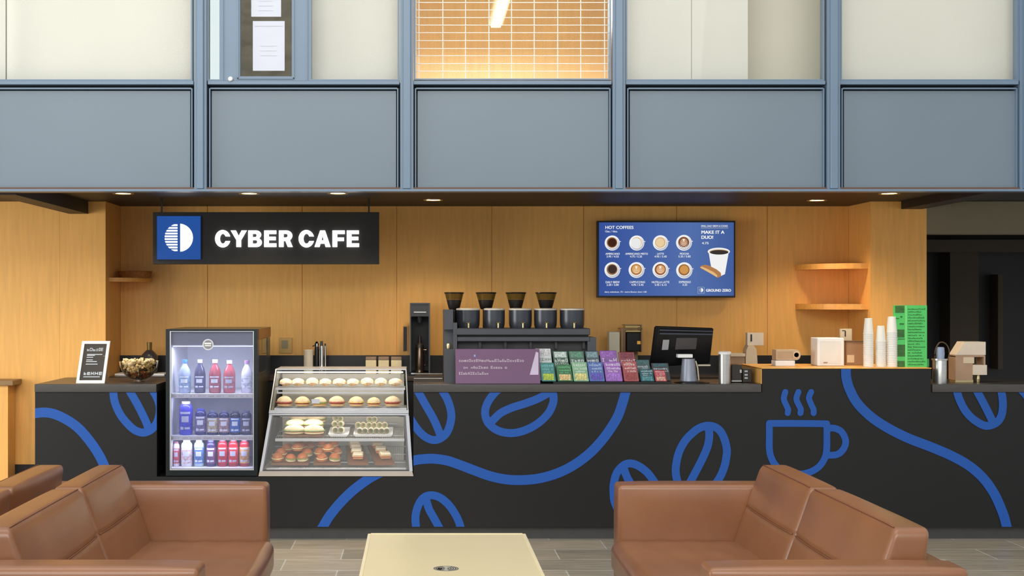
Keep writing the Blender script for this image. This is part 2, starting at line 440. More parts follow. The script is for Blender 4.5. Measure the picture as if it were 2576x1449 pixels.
# window sashes and panes
def window(name, a, b, y1=203.0, mesh=False):
    t = thing(name, None, None, (X((a+b)/2, DFA), DFA, Z(y1, DFA))); t['kind'] = 'structure'
    mb = MB(); y0 = -420
    mb.pb(a, a + 4, y0, y1, DFA + .01, .05); mb.pb(b - 4, b, y0, y1, DFA + .01, .05); mb.pb(a + 4, b - 4, y1 - 3.5, y1, DFA + .01, .05)
    mb.build('window_frame', blue_frame, t)
    mb = MB(); mb.pb(a + 2, b - 2, y0, y1 - 2, DFA + .03, .006); mb.build('pane', window_glass, t)
    if mesh:
        mb = MB(); D = DFA + .05
        ys = [6, 25, 44, 63, 82, 102, 122, 140, 160, 179, 198] + [-13 - 19*k for k in range(20)]
        for y in ys: mb.pb(a + 4, b - 4, y - .9, y + .9, D, .003)
        for x in (1047, 1054, 1114, 1171, 1230, 1287, 1344, 1403, 1461, 1521, 1530): mb.pb(x - 1.1, x + 1.1, y0, y1 - 3, D + .003, .003)
        mb.build('wire_grille', mat('white_wire', (222, 220, 212), .5), t)
    return t
window('window_1', -30, 484); window('window_2', 779, 1004); window('window_3', 1041, 1537, 201, True)
window('window_4', 1574, 2074); window('window_5', 2114, 2563); window('window_6', 2600, 3080)
window('window_7', 521, 556)
# door with glass light and notices
dr = thing('door_1', None, None, (X(668, DFA), DFA, Z(203, DFA))); dr['kind'] = 'structure'
mb = MB(); mb.pb(556, 604, -420, 203, DFA + .01, .05); mb.pb(734, 779, -420, 203, DFA + .01, .05); mb.pb(604, 734, 192, 203, DFA + .01, .05)
mb.pb(597, 600, -420, 198, DFA + .004, .01); mb.pb(737, 740, -420, 198, DFA + .004, .01); mb.pb(597, 740, 195.5, 198.5, DFA + .004, .01)
mb.pb(560, 562, -420, 203, DFA + .004, .01); mb.pb(772, 774, -420, 203, DFA + .004, .01)
mb.build('door_frame', blue_frame, dr)
mb = MB(); mb.pb(604, 734, -420, 192, DFA + .03, .006); mb.build('pane', window_glass, dr)
mb = MB(); mb.lathe(X(580, DFA), Z(199, DFA), [(.004, DFA + .01), (.012, DFA + .004), (.013, DFA - .004), (.009, DFA - .012)], 20, axis='y'); mb.build('door_knob', white, dr, smooth=True, auto=40)
for nm, (a, b, y0, y1), lab in (('paper_notice', (636, 716, 53, 178), 'full white typed sheet taped low behind the upstairs door glass'),
                           ('paper_notice', (632, 707, -60, 42), 'white sheet cut by the picture edge, taped high behind the upstairs door glass')):
    t = thing(nm, lab, 'paper', (X((a+b)/2, 7.04), 7.04, Z(y1, 7.04)), 'notices on the door glass')
    mb = MB(); mb.pb(a, b, y0, y1, 7.038, .002); mb.build('sheet', paper, t)
    mb = MB()
    for k in range(4): 
        yy = y0 + (11 if k == 0 else 50 + k * 12)
        mb.pb(a + (5 if k == 0 else 18), b - (6 if k == 0 else 20), yy, yy + (2.2 if k == 0 else 1), 7.0365, .001)
    mb.build('print', mat('grey_print', (190, 190, 200), .8), t)
# rooms behind the glass
mb = MB()
d7 = 7.15
mb.box(-4.2, X(14, d7), d7, d7+.04, 2.1, 4.3); mb.box(X(17, d7), X(505, d7), d7, d7+.04, 2.1, 4.3)
mb.box(X(756, d7), X(1022, d7), d7, d7+.04, 2.1, 4.3)
mb.box(X(1557, d7), X(1739, d7), d7, d7+.04, 2.1, 4.3); mb.box(X(1740.5, d7), X(1882, d7), d7+.006, d7+.04, 2.1, 4.3); mb.box(X(2097, d7), X(2581, d7), d7, d7+.04, 2.1, 4.3)
mb.box(X(2597, d7), 6, d7, d7+.04, 2.1, 4.3)
mb.box(X(1022, d7), X(1022, d7)+.01, 7.1, d7+.04, 2.1, 4.3)
struct('wall_upper_inner', cream, mb)
mb = MB(); mb.box(X(1840, 7.45), X(2140, 7.45), 7.45, 7.49, 2.1, 4.3); struct('wall_upper_recess', cream2, mb)
mb = MB(); mb.box(-4.2, 6, 7.10, 11.8, 2.11, 2.16); struct('floor_upper', mat('upper_floor_grey', (150, 145, 130), .7), mb)
mb = MB(); mb.box(X(540, 8.2), X(780, 8.2), 8.4, 8.44, 2.1, 4.3); struct('wall_corridor', mat('mottled_grey_brown', (150, 144, 120), .8, var=.35, scale=9, stretch=(1,1,2)), mb)
mb = MB(); mb.pb(519, 562, -430, 205, 7.25, .01); struct('window_8', emit('daylight_window', (226, 240, 240), 0.95), mb)
roomwood = mat('upstairs_maple', (228, 202, 156), .5, var=.05, scale=4, stretch=(9, 9, .7))
mb = MB(); mb.box(-.42, -.4, 7.2, 11.5, 2.1, 4.3); mb.box(1.68, 1.7, 7.2, 11.5, 2.1, 4.3)
mb.box(-.42, 1.7, 11.5, 11.54, 2.1, 4.3); struct('wall_upper_room', roomwood, mb)
mb = MB(); mb.box(-4.2, 6, 7.1, 11.6, 4.3, 4.34); struct('ceiling_upper', white, mb)
lf = thing('strip_light', 'lit linear fluorescent fixture hanging behind the wire-grille window', 'ceiling light', (X(1243, 10.8), 10.0, 3.6))
zl = Z(70, 10.8); xl = X(1247, 10.8)
mb = MB(); mb.box(xl - .04, xl + .04, 8.4, 10.8, zl, zl + .02, .004); mb.build('diffuser', emit('fluorescent_tube', (255, 238, 200), 1.6), lf)
mb = MB(); mb.box(xl - .06, xl + .06, 8.38, 10.83, zl + .02, zl + .07, .01); mb.tube([(xl, 8.6, zl+.07), (xl, 8.6, 4.3)], .006); mb.tube([(xl, 10.6, zl+.07), (xl, 10.6, 4.3)], .006)
mb.build('housing', white, lf)

# ---------------------------------------------------------------- counters
DF = 8.0
ZT, ZU = 0.923, 0.875
ZK = Z(1325, DF)      # bottom of the painted fronts
def bez(pts, n=10):
    out = []
    for i in range(len(pts) - 1):
        p0 = Vector(pts[max(i-1, 0)]); p1 = Vector(pts[i]); p2 = Vector(pts[i+1]); p3 = Vector(pts[min(i+2, len(pts)-1)])
        for k in range(n):
            t = k / n
            out.append(0.5 * ((2*p1) + (-p0 + p2)*t + (2*p0 - 5*p1 + 4*p2 - p3)*t*t + (-p0 + 3*p1 - 3*p2 + p3)*t**3))
    out.append(Vector(pts[-1])); return out
def clip(poly, x0, x1, y0, y1):
    for ax, lim, sg in ((0, x0, 1), (0, x1, -1), (1, y0, 1), (1, y1, -1)):
        out = []
        for i in range(len(poly)):
            a, b = poly[i-1], poly[i]
            da, db = (a[ax]-lim)*sg, (b[ax]-lim)*sg
            if (da >= 0) != (db >= 0):
                t = da/(da-db); out.append((a[0]+(b[0]-a[0])*t, a[1]+(b[1]-a[1])*t))
            if db >= 0: out.append(tuple(b))
        poly = out
        if not poly: return []
    return poly
STROKES = [  # (width, points) in the plane of the counter fronts
 (24.5, [(70,1042),(88,1039.5),(113,1037.6),(138,1042),(168,1056),(195,1075),(220,1102),(243.6,1135),(261,1168),(280,1215),(300,1260),(318,1330)]),
 (20, [(284,960),(285,984.4),(289,1011.5),(301.5,1040.5),(319,1063.7),(338,1081),(358.5,1088.2),(377,1083),(392,1068),(400,1048),(402,1024),(396,1003),(386,984),(376,965)]),
 (20, [(314,962),(326.7,984.4),(344,1014),(361,1047),(371,1070),(372,1080)]),
 (20, [(1020,1030),(1031,1051),(1043.6,1071),(1058.8,1089.7),(1075.3,1102),(1093.3,1107),(1111,1100.8),(1126.4,1084),(1135,1053.8),(1133.3,1029),(1125,1004),(1115.4,987.6),(1105,970)]),
 (20, [(1041,966),(1053.3,987.6),(1071,1019.3),(1092,1056.6),(1106,1090),(1107,1100)]),
 (20, [(1265,972),(1245,987.6),(1227,1012.4),(1220.2,1037.3),(1227,1062),(1246.5,1080),(1271.3,1088.3),(1299,1088.3),(1329.3,1078.7),(1357,1062),(1379,1040),(1390,1018),(1392.7,1001.4),(1389,983),(1380,970)]),
 (20, [(1232,1066),(1241,1056),(1260,1038.7),(1287.9,1025.5),(1321,1015),(1354,1002.4),(1386,985)]),
 (24.5, [(795,1355),(813,1323.8),(829.7,1296.7),(854.5,1266.4),(882,1238.8),(909.7,1216.7),(940,1197),(987,1175),(1039.5,1158.7),(1067,1154.6),(1091.9,1154),(1125,1158.7),(1158,1169.8),(1194,1183.6),(1232.7,1197.4),(1271.3,1205.6),(1310,1207.6),(1354,1203.7),(1399,1191.5),(1441.4,1171),(1480,1143),(1510.4,1111.8),(1535.2,1078.7),(1554.6,1045.6),(1567,1009.7),(1573.9,985),(1580,960)]),
 (20, [(1049,1345),(1046.4,1323.8),(1045.5,1296.7),(1053.3,1269),(1067,1251),(1086.4,1245.7),(1108.5,1252.6),(1130.5,1271.9),(1148.5,1299.5),(1158,1323.8),(1162,1345)]),
 (20, [(1071,1252),(1074,1264),(1080,1282),(1091,1302),(1103,1323.8),(1115,1345)]),
 (20, [(1575,1310),(1558,1288),(1546,1262),(1543.5,1240),(1543.5,1219.5),(1550.4,1191.9),(1565.6,1172.5),(1583.5,1165.6),(1604,1171),(1626.3,1187),(1644,1209.8),(1660,1240),(1660,1280),(1640,1305),(1605,1318),(1575,1310)]),
 (20, [(1569,1174),(1571,1184),(1578,1202),(1590,1222),(1606,1250)]),
 (20, [(1730,1250),(1712,1232),(1703.6,1209.8),(1699.5,1180.8),(1706.4,1142),(1723,1109),(1747.8,1084),(1767,1073.5),(1786.4,1071.2),(1805.7,1078.7),(1819.5,1098),(1827.8,1128.4),(1826.4,1153),(1819.5,1180.8),(1805.7,1208.4),(1780,1240),(1755,1255),(1730,1250)]),
 (20, [(1782,1078),(1784,1092),(1782,1113),(1776,1133),(1761.6,1164),(1739.5,1206),(1725,1235)]),
 (17, [(1935,1065),(2007,1065),(2079.5,1066)]),
 (17, [(1935,1065),(1935,1098),(1935,1127.7),(1938.7,1148),(1949,1168),(1969.7,1185),(2007.7,1192),(2035.3,1188),(2059.4,1174),(2074,1153),(2079,1131),(2079.5,1098),(2079.5,1066)]),
 (17, [(2082,1077),(2101,1077.7),(2118,1088),(2127,1110.5),(2120,1131),(2104.3,1143.3),(2078,1145)]),
 (15, [(1975,986),(1971.4,1003.5),(1978.3,1020.8),(1982,1030),(1981,1039)]),
 (15, [(2008,986),(2003,1003.5),(2010,1020.8),(2014,1030),(2013,1039)]),
 (15, [(2040,986),(2034.5,1001),(2041,1019),(2046,1030),(2046,1039)]),
 (24.5, [(2128,900),(2127.4,927.6),(2128.8,951.8),(2137,979.4),(2156,1013.9),(2190.6,1048.4),(2232,1076),(2283.7,1101.9),(2345.8,1126),(2397.6,1148.7),(2439,1172.9),(2473.5,1203.7),(2501,1243),(2521.8,1289.9),(2530.5,1319.6),(2536,1345)]),
 (20, [(2402,960),(2407,985.6),(2414,1007),(2428.7,1034.6),(2451,1057),(2478.7,1070.8),(2504.6,1063.9),(2518.4,1044.9),(2522,1015.6),(2518.4,985.6),(2512,965)]),
 (20, [(2444,960),(2458,985.6),(2478.4,1024),(2494,1056),(2497,1066)]),
 (24.5, [(2560,970),(2580,990),(2610,1030),(2650,1060),(2720,1075)]),
]
def mural(parent, x0, x1, y0, y1, extra=None):
    n = 0
    for w, pts in STROKES:
        c = bez(pts); mb = MB(); cnt = 0; hw = w/2
        D = DF - 0.0012 - 0.00015 * n; n += 1
        L, R = [], []
        for i, p in enumerate(c):
            d = c[min(i+1, len(c)-1)] - c[max(i-1, 0)]
            if d.length < 1e-6: d = Vector((1, 0))
            d.normalize(); nn = Vector((-d.y, d.x)) * hw
            L.append(p + nn); R.append(p - nn)
        polys = [([L[i], L[i+1], R[i+1], R[i]], D) for i in range(len(c)-1)]
        for j, e in enumerate((c[0], c[-1])): polys.append(([(e.x + hw*math.cos(2*PI*k/20), e.y + hw*math.sin(2*PI*k/20)) for k in range(20)], D - .00005*(j+1)))
        for q, D_ in polys:
            q = clip([tuple(v) for v in q], x0, x1, y0, y1)
            if len(q) >= 3:
                mb.face([(X(a, DF), D_, Z(b, DF)) for a, b in q]); cnt += 1
        if cnt: mb.build('mural_stroke', counter_blue, parent)
        else: mb.bm.free()
def cabinet(label, x0, x1, ytop, D1, name='service_counter', ylow=1325):
    xa, xb = X(x0, DF), X(x1, DF)
    zt = ZU if ytop is None else Z(ytop, DF)
    t = thing(name, label, 'counter', ((xa+xb)/2, DF, 0), 'counter units along the servery')
    mb = MB(); mb.box(xa, xb, DF, D1, ZK, zt); mb.build('cabinet_body', counter_black, t)
    mb = MB(); mb.box(xa, xb, DF + .05, D1, 0.0, ZK - .001); mb.build('toe_kick', mat('charcoal_base', (62, 62, 62), .45, var=.1, scale=12), t)
    mural(t, x0, x1, (CY + (EZ - zt) * F / DF), 1325)
    return t
c1 = cabinet('black counter unit with a blue wave and bean, left of the drinks fridge', 88, 394.5, None, DS)
c2 = cabinet('low black counter unit carrying the drinks fridge and pastry case', 394.5, 1040, 1199, 8.55)
c3 = cabinet('long black counter unit painted with blue beans and a wave, under the till', 1040, 1917, None, 8.5)
c4 = cabinet('tall black counter unit painted with a steaming blue coffee cup', 1917, 2342, 928, 8.5)
mb = MB(); mb.box(X(1917, DF) - .005, X(1917, DF) - .0005, DF + .004, 8.5, ZT + .0005, Z(928.5, DF)); mb.build('side_panel', wood, c4)
c5 = cabinet('black counter unit with a blue bean at the far right end', 2342, 2760, None, 8.5)
def worktop(label, xa, xb, ya, yb, z0=ZU, z1=ZT, m=None):
    mb = MB(); mb.box(xa, xb, ya, yb, z0, z1, .003, 1)
    o = mb.build('worktop', m or slab, None, wn=True); meta(o, label, 'worktop', 'counter tops'); return o
worktop('dark grey laminate worktop under the framed menu and snack bowl', X(88, DF), X(394.5, DF), DF - .012, DS - .002)
worktop('long dark worktop under the brewer, tea packets and till', X(1040, DF), X(1917, DF) - .006, DF - .012, 8.5)
worktop('dark worktop at the right end under the carafe', X(2344.5, DF), X(2760, DF), DF - .012, 8.5)
o = worktop('thin maple top of the tall unit under the paper cup stacks', X(1916, DF) - .002, X(2343, DF), DF - .006, 8.5, Z(928, DF), Z(925, DF), wood)
zr = Z(925, DF)
# back counter
t = thing('back_counter', 'dark low back counter running along the maple wall', 'counter', (0.4, 8.8, 0))
mb = MB(); mb.box(XL + .002, XR - .002, 8.80, DB - .002, 0.0, 0.895); mb.build('cabinet_body', black, t)
mb = MB(); mb.box(XL + .002, XR - .002, 8.78, DB - .002, 0.895, ZT, .002, 1); mb.build('countertop', mat('brown_black_top', (70, 58, 48), .3, var=.2, scale=12, stretch=(1, 5, 5)), t)
mb = MB(); mb.box(XL + .002, XR - .002, DB - .022, DB - .002, ZT, Z(894, DB - .022)); mb.build('backsplash', mat('black_backsplash', (34, 34, 36), .3), t)
# cabinet cut by the left picture edge
t = thing('side_cabinet', 'maple side cabinet with a darker top, cut by the left picture edge', 'cabinet', (X(-120, 8.5), 8.5, 0))
mb = MB(); mb.box(X(-330, 8.53), X(20, 8.53), 8.53, 8.678, 0.0, Z(970, 8.5)); mb.build('cabinet_body', wood, t)
mb = MB(); mb.box(X(-330, 8.5), X(33, 8.5), 8.5, 8.685, Z(970, 8.5), Z(957, 8.5), .003, 1); mb.build('top', mat('aged_maple_top', (140, 110, 70), .4), t)

# ceiling downlights (five seen)
dl = [(310, 485.6), (627, 485.6), (850, 485.2), (2237, 485.6), (1090, 502), (2055, 503)]
names = ['above the left end of the hanging sign', 'above the middle of the hanging sign', 'above the right end of the hanging sign',
         'above the green leaflet rack', 'near the maple wall above the coffee brewer', 'near the maple wall above the corner shelves']
ring = mat('downlight_ring', (200, 160, 110), .3, .5)
lens = emit('warm_lamp', (255, 226, 170), 14)
for (px, py), nm in zip(dl, names):
    D = (ZC - EZ) * F / (CY - py); x = X(px, D)
    t = thing('ceiling_downlight', 'round recessed warm downlight ' + nm, 'ceiling light', (x, D, ZC), 'recessed ceiling downlights')
    mb = MB(); mb.lathe(x, D, [(.062, ZC - .0005), (.062, ZC - .006), (.045, ZC - .004), (.045, ZC - .0005)], 28, cap=False); mb.build('trim_ring', ring, t, smooth=True, auto=30)
    mb = MB(); mb.lathe(x, D, [(.045, ZC - .0012), (.03, ZC - .003), (.002, ZC - .003)], 28); mb.build('lens', lens, t)
    ld = bpy.data.lights.new('downlight_lamp', 'SPOT'); ld.energy = DLE; ld.color = (1, .80, .56); ld.spot_size = math.radians(118); ld.spot_blend = .8; ld.shadow_soft_size = .05
    lo = bpy.data.objects.new('downlight_lamp', ld); C.objects.link(lo); lo.parent = t; lo.location = (0, 0, -.02)
# ---------------------------------------------------------------- drinks fridge
FZ0, FD = Z(1199, DF) + .001, 7.995
fx0, fx1 = X(417, FD), X(648, FD); fz1 = Z(828, FD); FB = FD + .68
fr = thing('drinks_fridge', 'black glass-door drinks fridge full of bottles on the low counter', 'fridge', ((fx0+fx1)/2, (FD+FB)/2, FZ0))
fm = mat('gloss_black_green', (34, 42, 44), .25, .2)
ws = mat('fridge_white', (226, 228, 236), .5)
mb = MB()
p = .014
mb.box(fx0, fx1, FD + .03, FB, FZ0, FZ0 + .035); mb.box(fx0, fx1, FD + .03, FB, fz1 - .02, fz1)
mb.box(fx0, fx0 + p, FD + .03, FB, FZ0 + .035, fz1 - .02); mb.box(fx0 + p, fx1 - p, FB - .02, FB, FZ0 + .035, fz1 - .02)
# right side: posts, lower panel, glazed upper half
mb.box(fx1 - p, fx1, FD + .03, FD + .08, FZ0 + .035, fz1 - .02); mb.box(fx1 - p, fx1, FB - .16, FB, FZ0 + .035, fz1 - .02)
mb.build('cabinet_shell', fm, fr)
mb = MB(); mb.box(fx1 - p, fx1, FD + .08, FB - .16, FZ0 + .035, Z(935, 8.3)); mb.build('side_panel', mat('bronze_steel', (120, 104, 78), .25, .8), fr)
mb = MB(); mb.box(fx1 - p, fx1 + .002, FD + .08, FB - .16, Z(852, 8.3), fz1 - .02); mb.box(fx1 - .001, fx1 + .004, FD + .04, FB, Z(850, 8.3), fz1); mb.build('side_header', mat('bronze_header', (130, 84, 42), .4), fr)
mb = MB(); mb.box(fx1 - .006, fx1 - .002, FD + .08, FB - .16, Z(935, 8.3), Z(852, 8.3)); mb.build('side_glass', clear, fr)
mb = MB(); mb.box(fx0 + p, fx0 + p + .004, FD + .05, FB - .02, FZ0 + .04, fz1 - .022)
mb.box(fx0 + p, fx1 - p, FB - .025, FB - .021, FZ0 + .04, Z(870, 8.3)); mb.box(fx0 + p, fx1 - p, FD + .04, FB - .025, FZ0 + .036, FZ0 + .045)
mb.build('liner', ws, fr)
mb = MB(); mb.box(fx0 + p, fx1 - p, FD + .035, FD + .06, Z(868, FD), fz1 - .022); mb.build('header_panel', mat('fridge_header_grey', (120, 120, 120), .4), fr)
d = MB()   # door frame
d.pb(417, 427, 828, 1197, FD, .03); d.pb(638, 648, 828, 1197, FD, .03); d.pb(427, 638, 828, 833, FD, .03); d.pb(427, 638, 1183, 1197, FD, .03)
dr_ = d.build('door', fm, fr)
d = MB(); d.pb(427, 430, 833, 1183, FD - .002, .02); d.pb(636.5, 638.5, 833, 1183, FD - .002, .02); d.pb(430, 636.5, 833, 834.5, FD - .002, .02); d.pb(430, 636.5, 1180, 1183, FD - .002, .02)
d.build('door_gasket', steel2, dr_)
d = MB(); d.pb(430, 636.5, 834.5, 1180, FD + .01, .005); d.build('door_glass', glass('fridge_glass', (250, 250, 255), .05, .05, (170, 180, 225), .10), dr_)
d = MB(); cx, cz = X(523, FD), Z(867, FD)
d.lathe(cx, cz, [(X(537, FD)-cx, FD + .009), (X(537, FD)-cx, FD + .006)], 32, axis='y'); d.build('badge', mat('badge_white', (225, 225, 228), .4), dr_)
d = MB(); d.lathe(cx, cz, [(.026, FD + .0055), (.026, FD + .005)], 32, axis='y'); d.build('badge_centre', mat('badge_grey', (140, 140, 145), .4), dr_)
d = MB(); d.pb(514, 532, 862, 866, FD + .004, .0006); d.pb(515, 531, 868, 871, FD + .004, .0006); d.build('badge_mark', white, dr_)
shz = {}
for y in (990.5, 1096.5):
    z = Z(y, FD + .06); d = MB(); d.box(fx0 + p, fx1 - p, FD + .06, FB - .04, z - .004, z); 
    sh = d.build('shelf', ws, fr)
    d = MB(); d.box(fx0 + p + .004, fx1 - p, FD + .045, FD + .06, z - .024, z + .002); d.build('price_strip', mat('strip_white', (240, 238, 228), .5), sh)
    d = MB(); scribble(d, fx0 + .03, fx1 - .03, z - .016, .009, FD + .0445, fill=.6); d.build('strip_print', mat('strip_print', (170, 165, 155), .7), sh)
    shz[y] = z
shz[1180] = FZ0 + .046
d = MB()
for xx in (fx0 + p + .008, fx1 - p - .008): d.box(xx - .004, xx + .004, FD + .045, FD + .052, FZ0 + .06, Z(875, FD))
d.box(fx0 + .03, fx1 - .03, FD + .07, FD + .09, Z(873, FD), Z(871, FD))
d.build('led_strip', emit('cool_led', (225, 230, 255), 2.5), fr)
def bottle(label, col, lab, cap, px, ys, w, h, kind='bottle', row='', white_arch=False):
    D = FD + .13; z0 = shz[ys]; x = X(px, D); r = w / 2 * D / F; H = h * D / F
    t = thing('drink_bottle', label, 'bottle', (x, D, z0), row)
    mb = MB()
    if kind == 'bottle': prof = [(r*.86, z0), (r, z0 + H*.04), (r, z0 + H*.58), (r*.8, z0 + H*.72), (r*.42, z0 + H*.84), (r*.36, z0 + H*.9), (r*.36, z0 + H*.93)]
    else: prof = [(r*.9, z0), (r, z0 + H*.04), (r, z0 + H*.8), (r*.92, z0 + H*.87), (r*.62, z0 + H*.93)]
    mb.lathe(x, D, prof, 24); mb.build('bottle_body', mat('drink_%d_%d_%d' % col, col, .2, var=.15, scale=30), t, smooth=True, auto=50)
    mb = MB()
    if kind == 'bottle': mb.lathe(x, D, [(r*.45, z0 + H*.9), (r*.45, z0 + H)], 18)
    else: mb.lathe(x, D, [(r*.66, z0 + H*.92), (r*.66, z0 + H)], 18)
    mb.build('cap', mat('cap_%d_%d_%d' % cap, cap, .4), t, smooth=True, auto=40)
    mb = MB()
    a0 = .14 if kind == 'bottle' else .12; a1 = .52 if kind == 'bottle' else .72
    mb.lathe(x, D, [(r*1.012, z0 + H*a0), (r*1.012, z0 + H*a1)], 24, cap=False)
    lb = mb.build('label_wrap', mat('label_%d_%d_%d' % lab, lab, .5, var=.5, scale=60), t, smooth=True)
    # printed patches on the wrap: an arch band, a round picture and small marks
    mb = MB(); 
    def patch(u0, u1, v0, v1, rr=1.03):
        n = 8
        for k in range(n):
            q = []
            for uu, vv in ((u0 + (u1-u0)*k/n, v0), (u0 + (u1-u0)*(k+1)/n, v0), (u0 + (u1-u0)*(k+1)/n, v1), (u0 + (u1-u0)*k/n, v1)):
                a = -PI/2 + uu; q.append((x + r*rr*math.cos(a), D + r*rr*math.sin(a), z0 + H*vv))
            mb.face(q)
    hh = a1 - a0
    patch(-.8, .8, a1 - hh*.14, a1 - hh*.04); patch(-.55, .55, a1 - hh*.55, a1 - hh*.25)
    patch(-.8, -.2, a0 + hh*.08, a0 + hh*.22); patch(-.05, .75, a0 + hh*.1, a0 + hh*.2)
    mb.build('label_print', mat('label_print_%s' % ('a' if white_arch else 'b'), (225, 230, 240) if white_arch else (190, 195, 215), .5), lb)
R1 = 'drinks on the top fridge shelf'; R2 = 'drinks on the middle fridge shelf'; R3 = 'drinks on the bottom fridge shelf'
bottle('clear bottle with a bright blue cap, first on the top fridge shelf', (150,165,190), (120,150,180), (60,120,215), 465, 990.5, 30, 84, row=R1, white_arch=True)
bottle('dark blue-black bottle, second on the top fridge shelf', (50,50,80), (60,62,110), (190,195,200), 503, 990.5, 28, 84, row=R1, white_arch=True)
bottle('red bottle with white cap, left of the two on the top fridge shelf', (150,60,70), (150,70,84), (235,225,225), 541, 990.5, 30, 84, row=R1, white_arch=True)
bottle('red bottle with white cap, right of the two on the top fridge shelf', (165,70,75), (160,90,95), (235,230,230), 577, 990.5, 30, 82, row=R1)
bottle('pale white-labelled bottle, rightmost on the top fridge shelf', (205,205,225), (190,200,225), (150,110,160), 621, 990.5, 28, 82, row=R1, white_arch=True)
bottle('wide royal blue bottle, leftmost on the middle fridge shelf', (60,60,190), (56,60,185), (190,185,200), 468, 1096.5, 33, 84, 'can', R2)
bottle('navy bottle with a lilac label, second on the middle fridge shelf', (35,40,100), (120,110,150), (60,70,160), 505, 1096.5, 28, 66, 'can', R2, True)
bottle('navy bottle with a cream picture, third on the middle fridge shelf', (25,32,80), (190,175,140), (90,95,130), 535, 1096.5, 28, 60, 'can', R2, True)
bottle('navy bottle with a pinkish picture, fourth on the middle fridge shelf', (25,30,75), (175,140,140), (90,95,130), 564, 1096.5, 27, 60, 'can', R2, True)
bottle('black bottle with a bright blue patch, fifth on the middle fridge shelf', (30,30,55), (60,110,190), (70,75,95), 592, 1096.5, 26, 60, 'can', R2, True)
bottle('dark bottle with a brownish grey label, rightmost on the middle fridge shelf', (40,44,70), (90,84,100), (80,84,110), 620, 1096.5, 26, 60, 'can', R2)
bottle('narrow white and red bottle, leftmost on the bottom fridge shelf', (210,200,205), (190,70,75), (150,90,110), 444, 1180, 16, 62, 'can', R3)
bottle('white bottle with a red patch, second on the bottom fridge shelf', (225,225,230), (225,190,190), (215,215,225), 470, 1180, 28, 66, 'can', R3, True)
bottle('pale blue-labelled bottle, third on the bottom fridge shelf', (170,195,205), (90,130,185), (185,200,205), 501, 1180, 25, 66, 'can', R3, True)
bottle('purple and white bottle, fourth on the bottom fridge shelf', (60,50,90), (120,80,120), (110,110,160), 531, 1180, 24, 66, 'can', R3, True)
bottle('red bottle beside the purple one on the bottom fridge shelf', (165,36,40), (190,50,50), (150,110,125), 560, 1180, 25, 68, 'can', R3)
bottle('red bottle, middle of the three reds on the bottom fridge shelf', (165,36,40), (205,60,50), (160,120,130), 587, 1180, 25, 68, 'can', R3)
bottle('red bottle with a yellowish picture, rightmost on the bottom fridge shelf', (160,34,40), (200,150,90), (150,110,125), 615, 1180, 25, 68, 'can', R3)

# ---------------------------------------------------------------- pastry display case
CB = 8.52
cs = thing('display_case', 'tapered steel and glass display case filled with pastries and sandwiches', 'display case', (X(845, 8.2), 8.2, Z(1199, DF) + .001))
def P(px, py, D): return (X(px, D), D, Z(py, D))
alu = mat('case_aluminium', (205, 208, 214), .3, .35)
caseglass = glass('coated_case_glass', fac=0.012)
postm = mat('post_grey', (150, 152, 158), .35, .3)
D0, D1, D2 = 7.992, 8.06, 8.22
mb = MB(); mb.hexa([P(650,1198,D0), P(1040,1198,D0), P(1037,1185,D0), P(653,1185,D0)], [P(650,1198,D0)[:1] + (CB, P(650,1198,D0)[2]), (X(1040,D0), CB, Z(1198,D0)), (X(1037,D0), CB, Z(1185,D0)), (X(653,D0), CB, Z(1185,D0))])
mb.build('base', mat('base_beige_steel', (190, 180, 170), .4, .3), cs)
def quadbar(mb, a, b, dx, dep=.02):   # slanted post between two points, dx wide in photo px
    (ax, ay, ad), (bx, by, bd) = a, b
    f = [P(ax, ay, ad), P(ax+dx, ay, ad), P(bx+dx, by, bd), P(bx, by, bd)]
    mb.hexa(f, [(q[0], q[1] + dep, q[2]) for q in f])
mb = MB()
quadbar(mb, (653,1185,D0), (677,1046,D1), 7); mb.build('corner_post', postm, cs)
mb = MB(); quadbar(mb, (1030,1185,D0), (1021,1046,D1), 8); mb.build('corner_post', postm, cs)
mb = MB()
quadbar(mb, (660,1185,D0), (684,1046,D1), 4, .012); quadbar(mb, (1025,1185,D0), (1016,1046,D1), 5, .012)
mb.hexa([P(684,1048,D1), P(1021,1048,D1), P(1021,1045,D1), P(684,1045,D1)], [(q[0], q[1]+.012, q[2]) for q in (P(684,1048,D1), P(1021,1048,D1), P(1021,1045,D1), P(684,1045,D1))])
mb.hexa([P(661,1185,D0), P(1029,1185,D0), P(1029,1182,D0), P(661,1182,D0)], [(q[0], q[1]+.012, q[2]) for q in (P(661,1185,D0), P(1029,1185,D0), P(1029,1182,D0), P(661,1182,D0))])
mb.build('door_frame', mat('case_dark_frame', (70, 68, 70), .35), cs)
mb = MB(); q = [P(664,1182,D0+.006), P(1026,1182,D0+.006), P(1017,1048,D1+.006), P(688,1048,D1+.006)]
mb.hexa(q, [(a[0], a[1]+.005, a[2]) for a in q]); mb.build('front_glass', caseglass, cs)
mb = MB(); q = [P(680,1034,D1), P(1025,1034,D1), P(1020,930,D2), P(695,930,D2)]
mb.hexa(q, [(a[0], a[1]+.005, a[2]) for a in q]); mb.build('upper_glass', caseglass, cs)
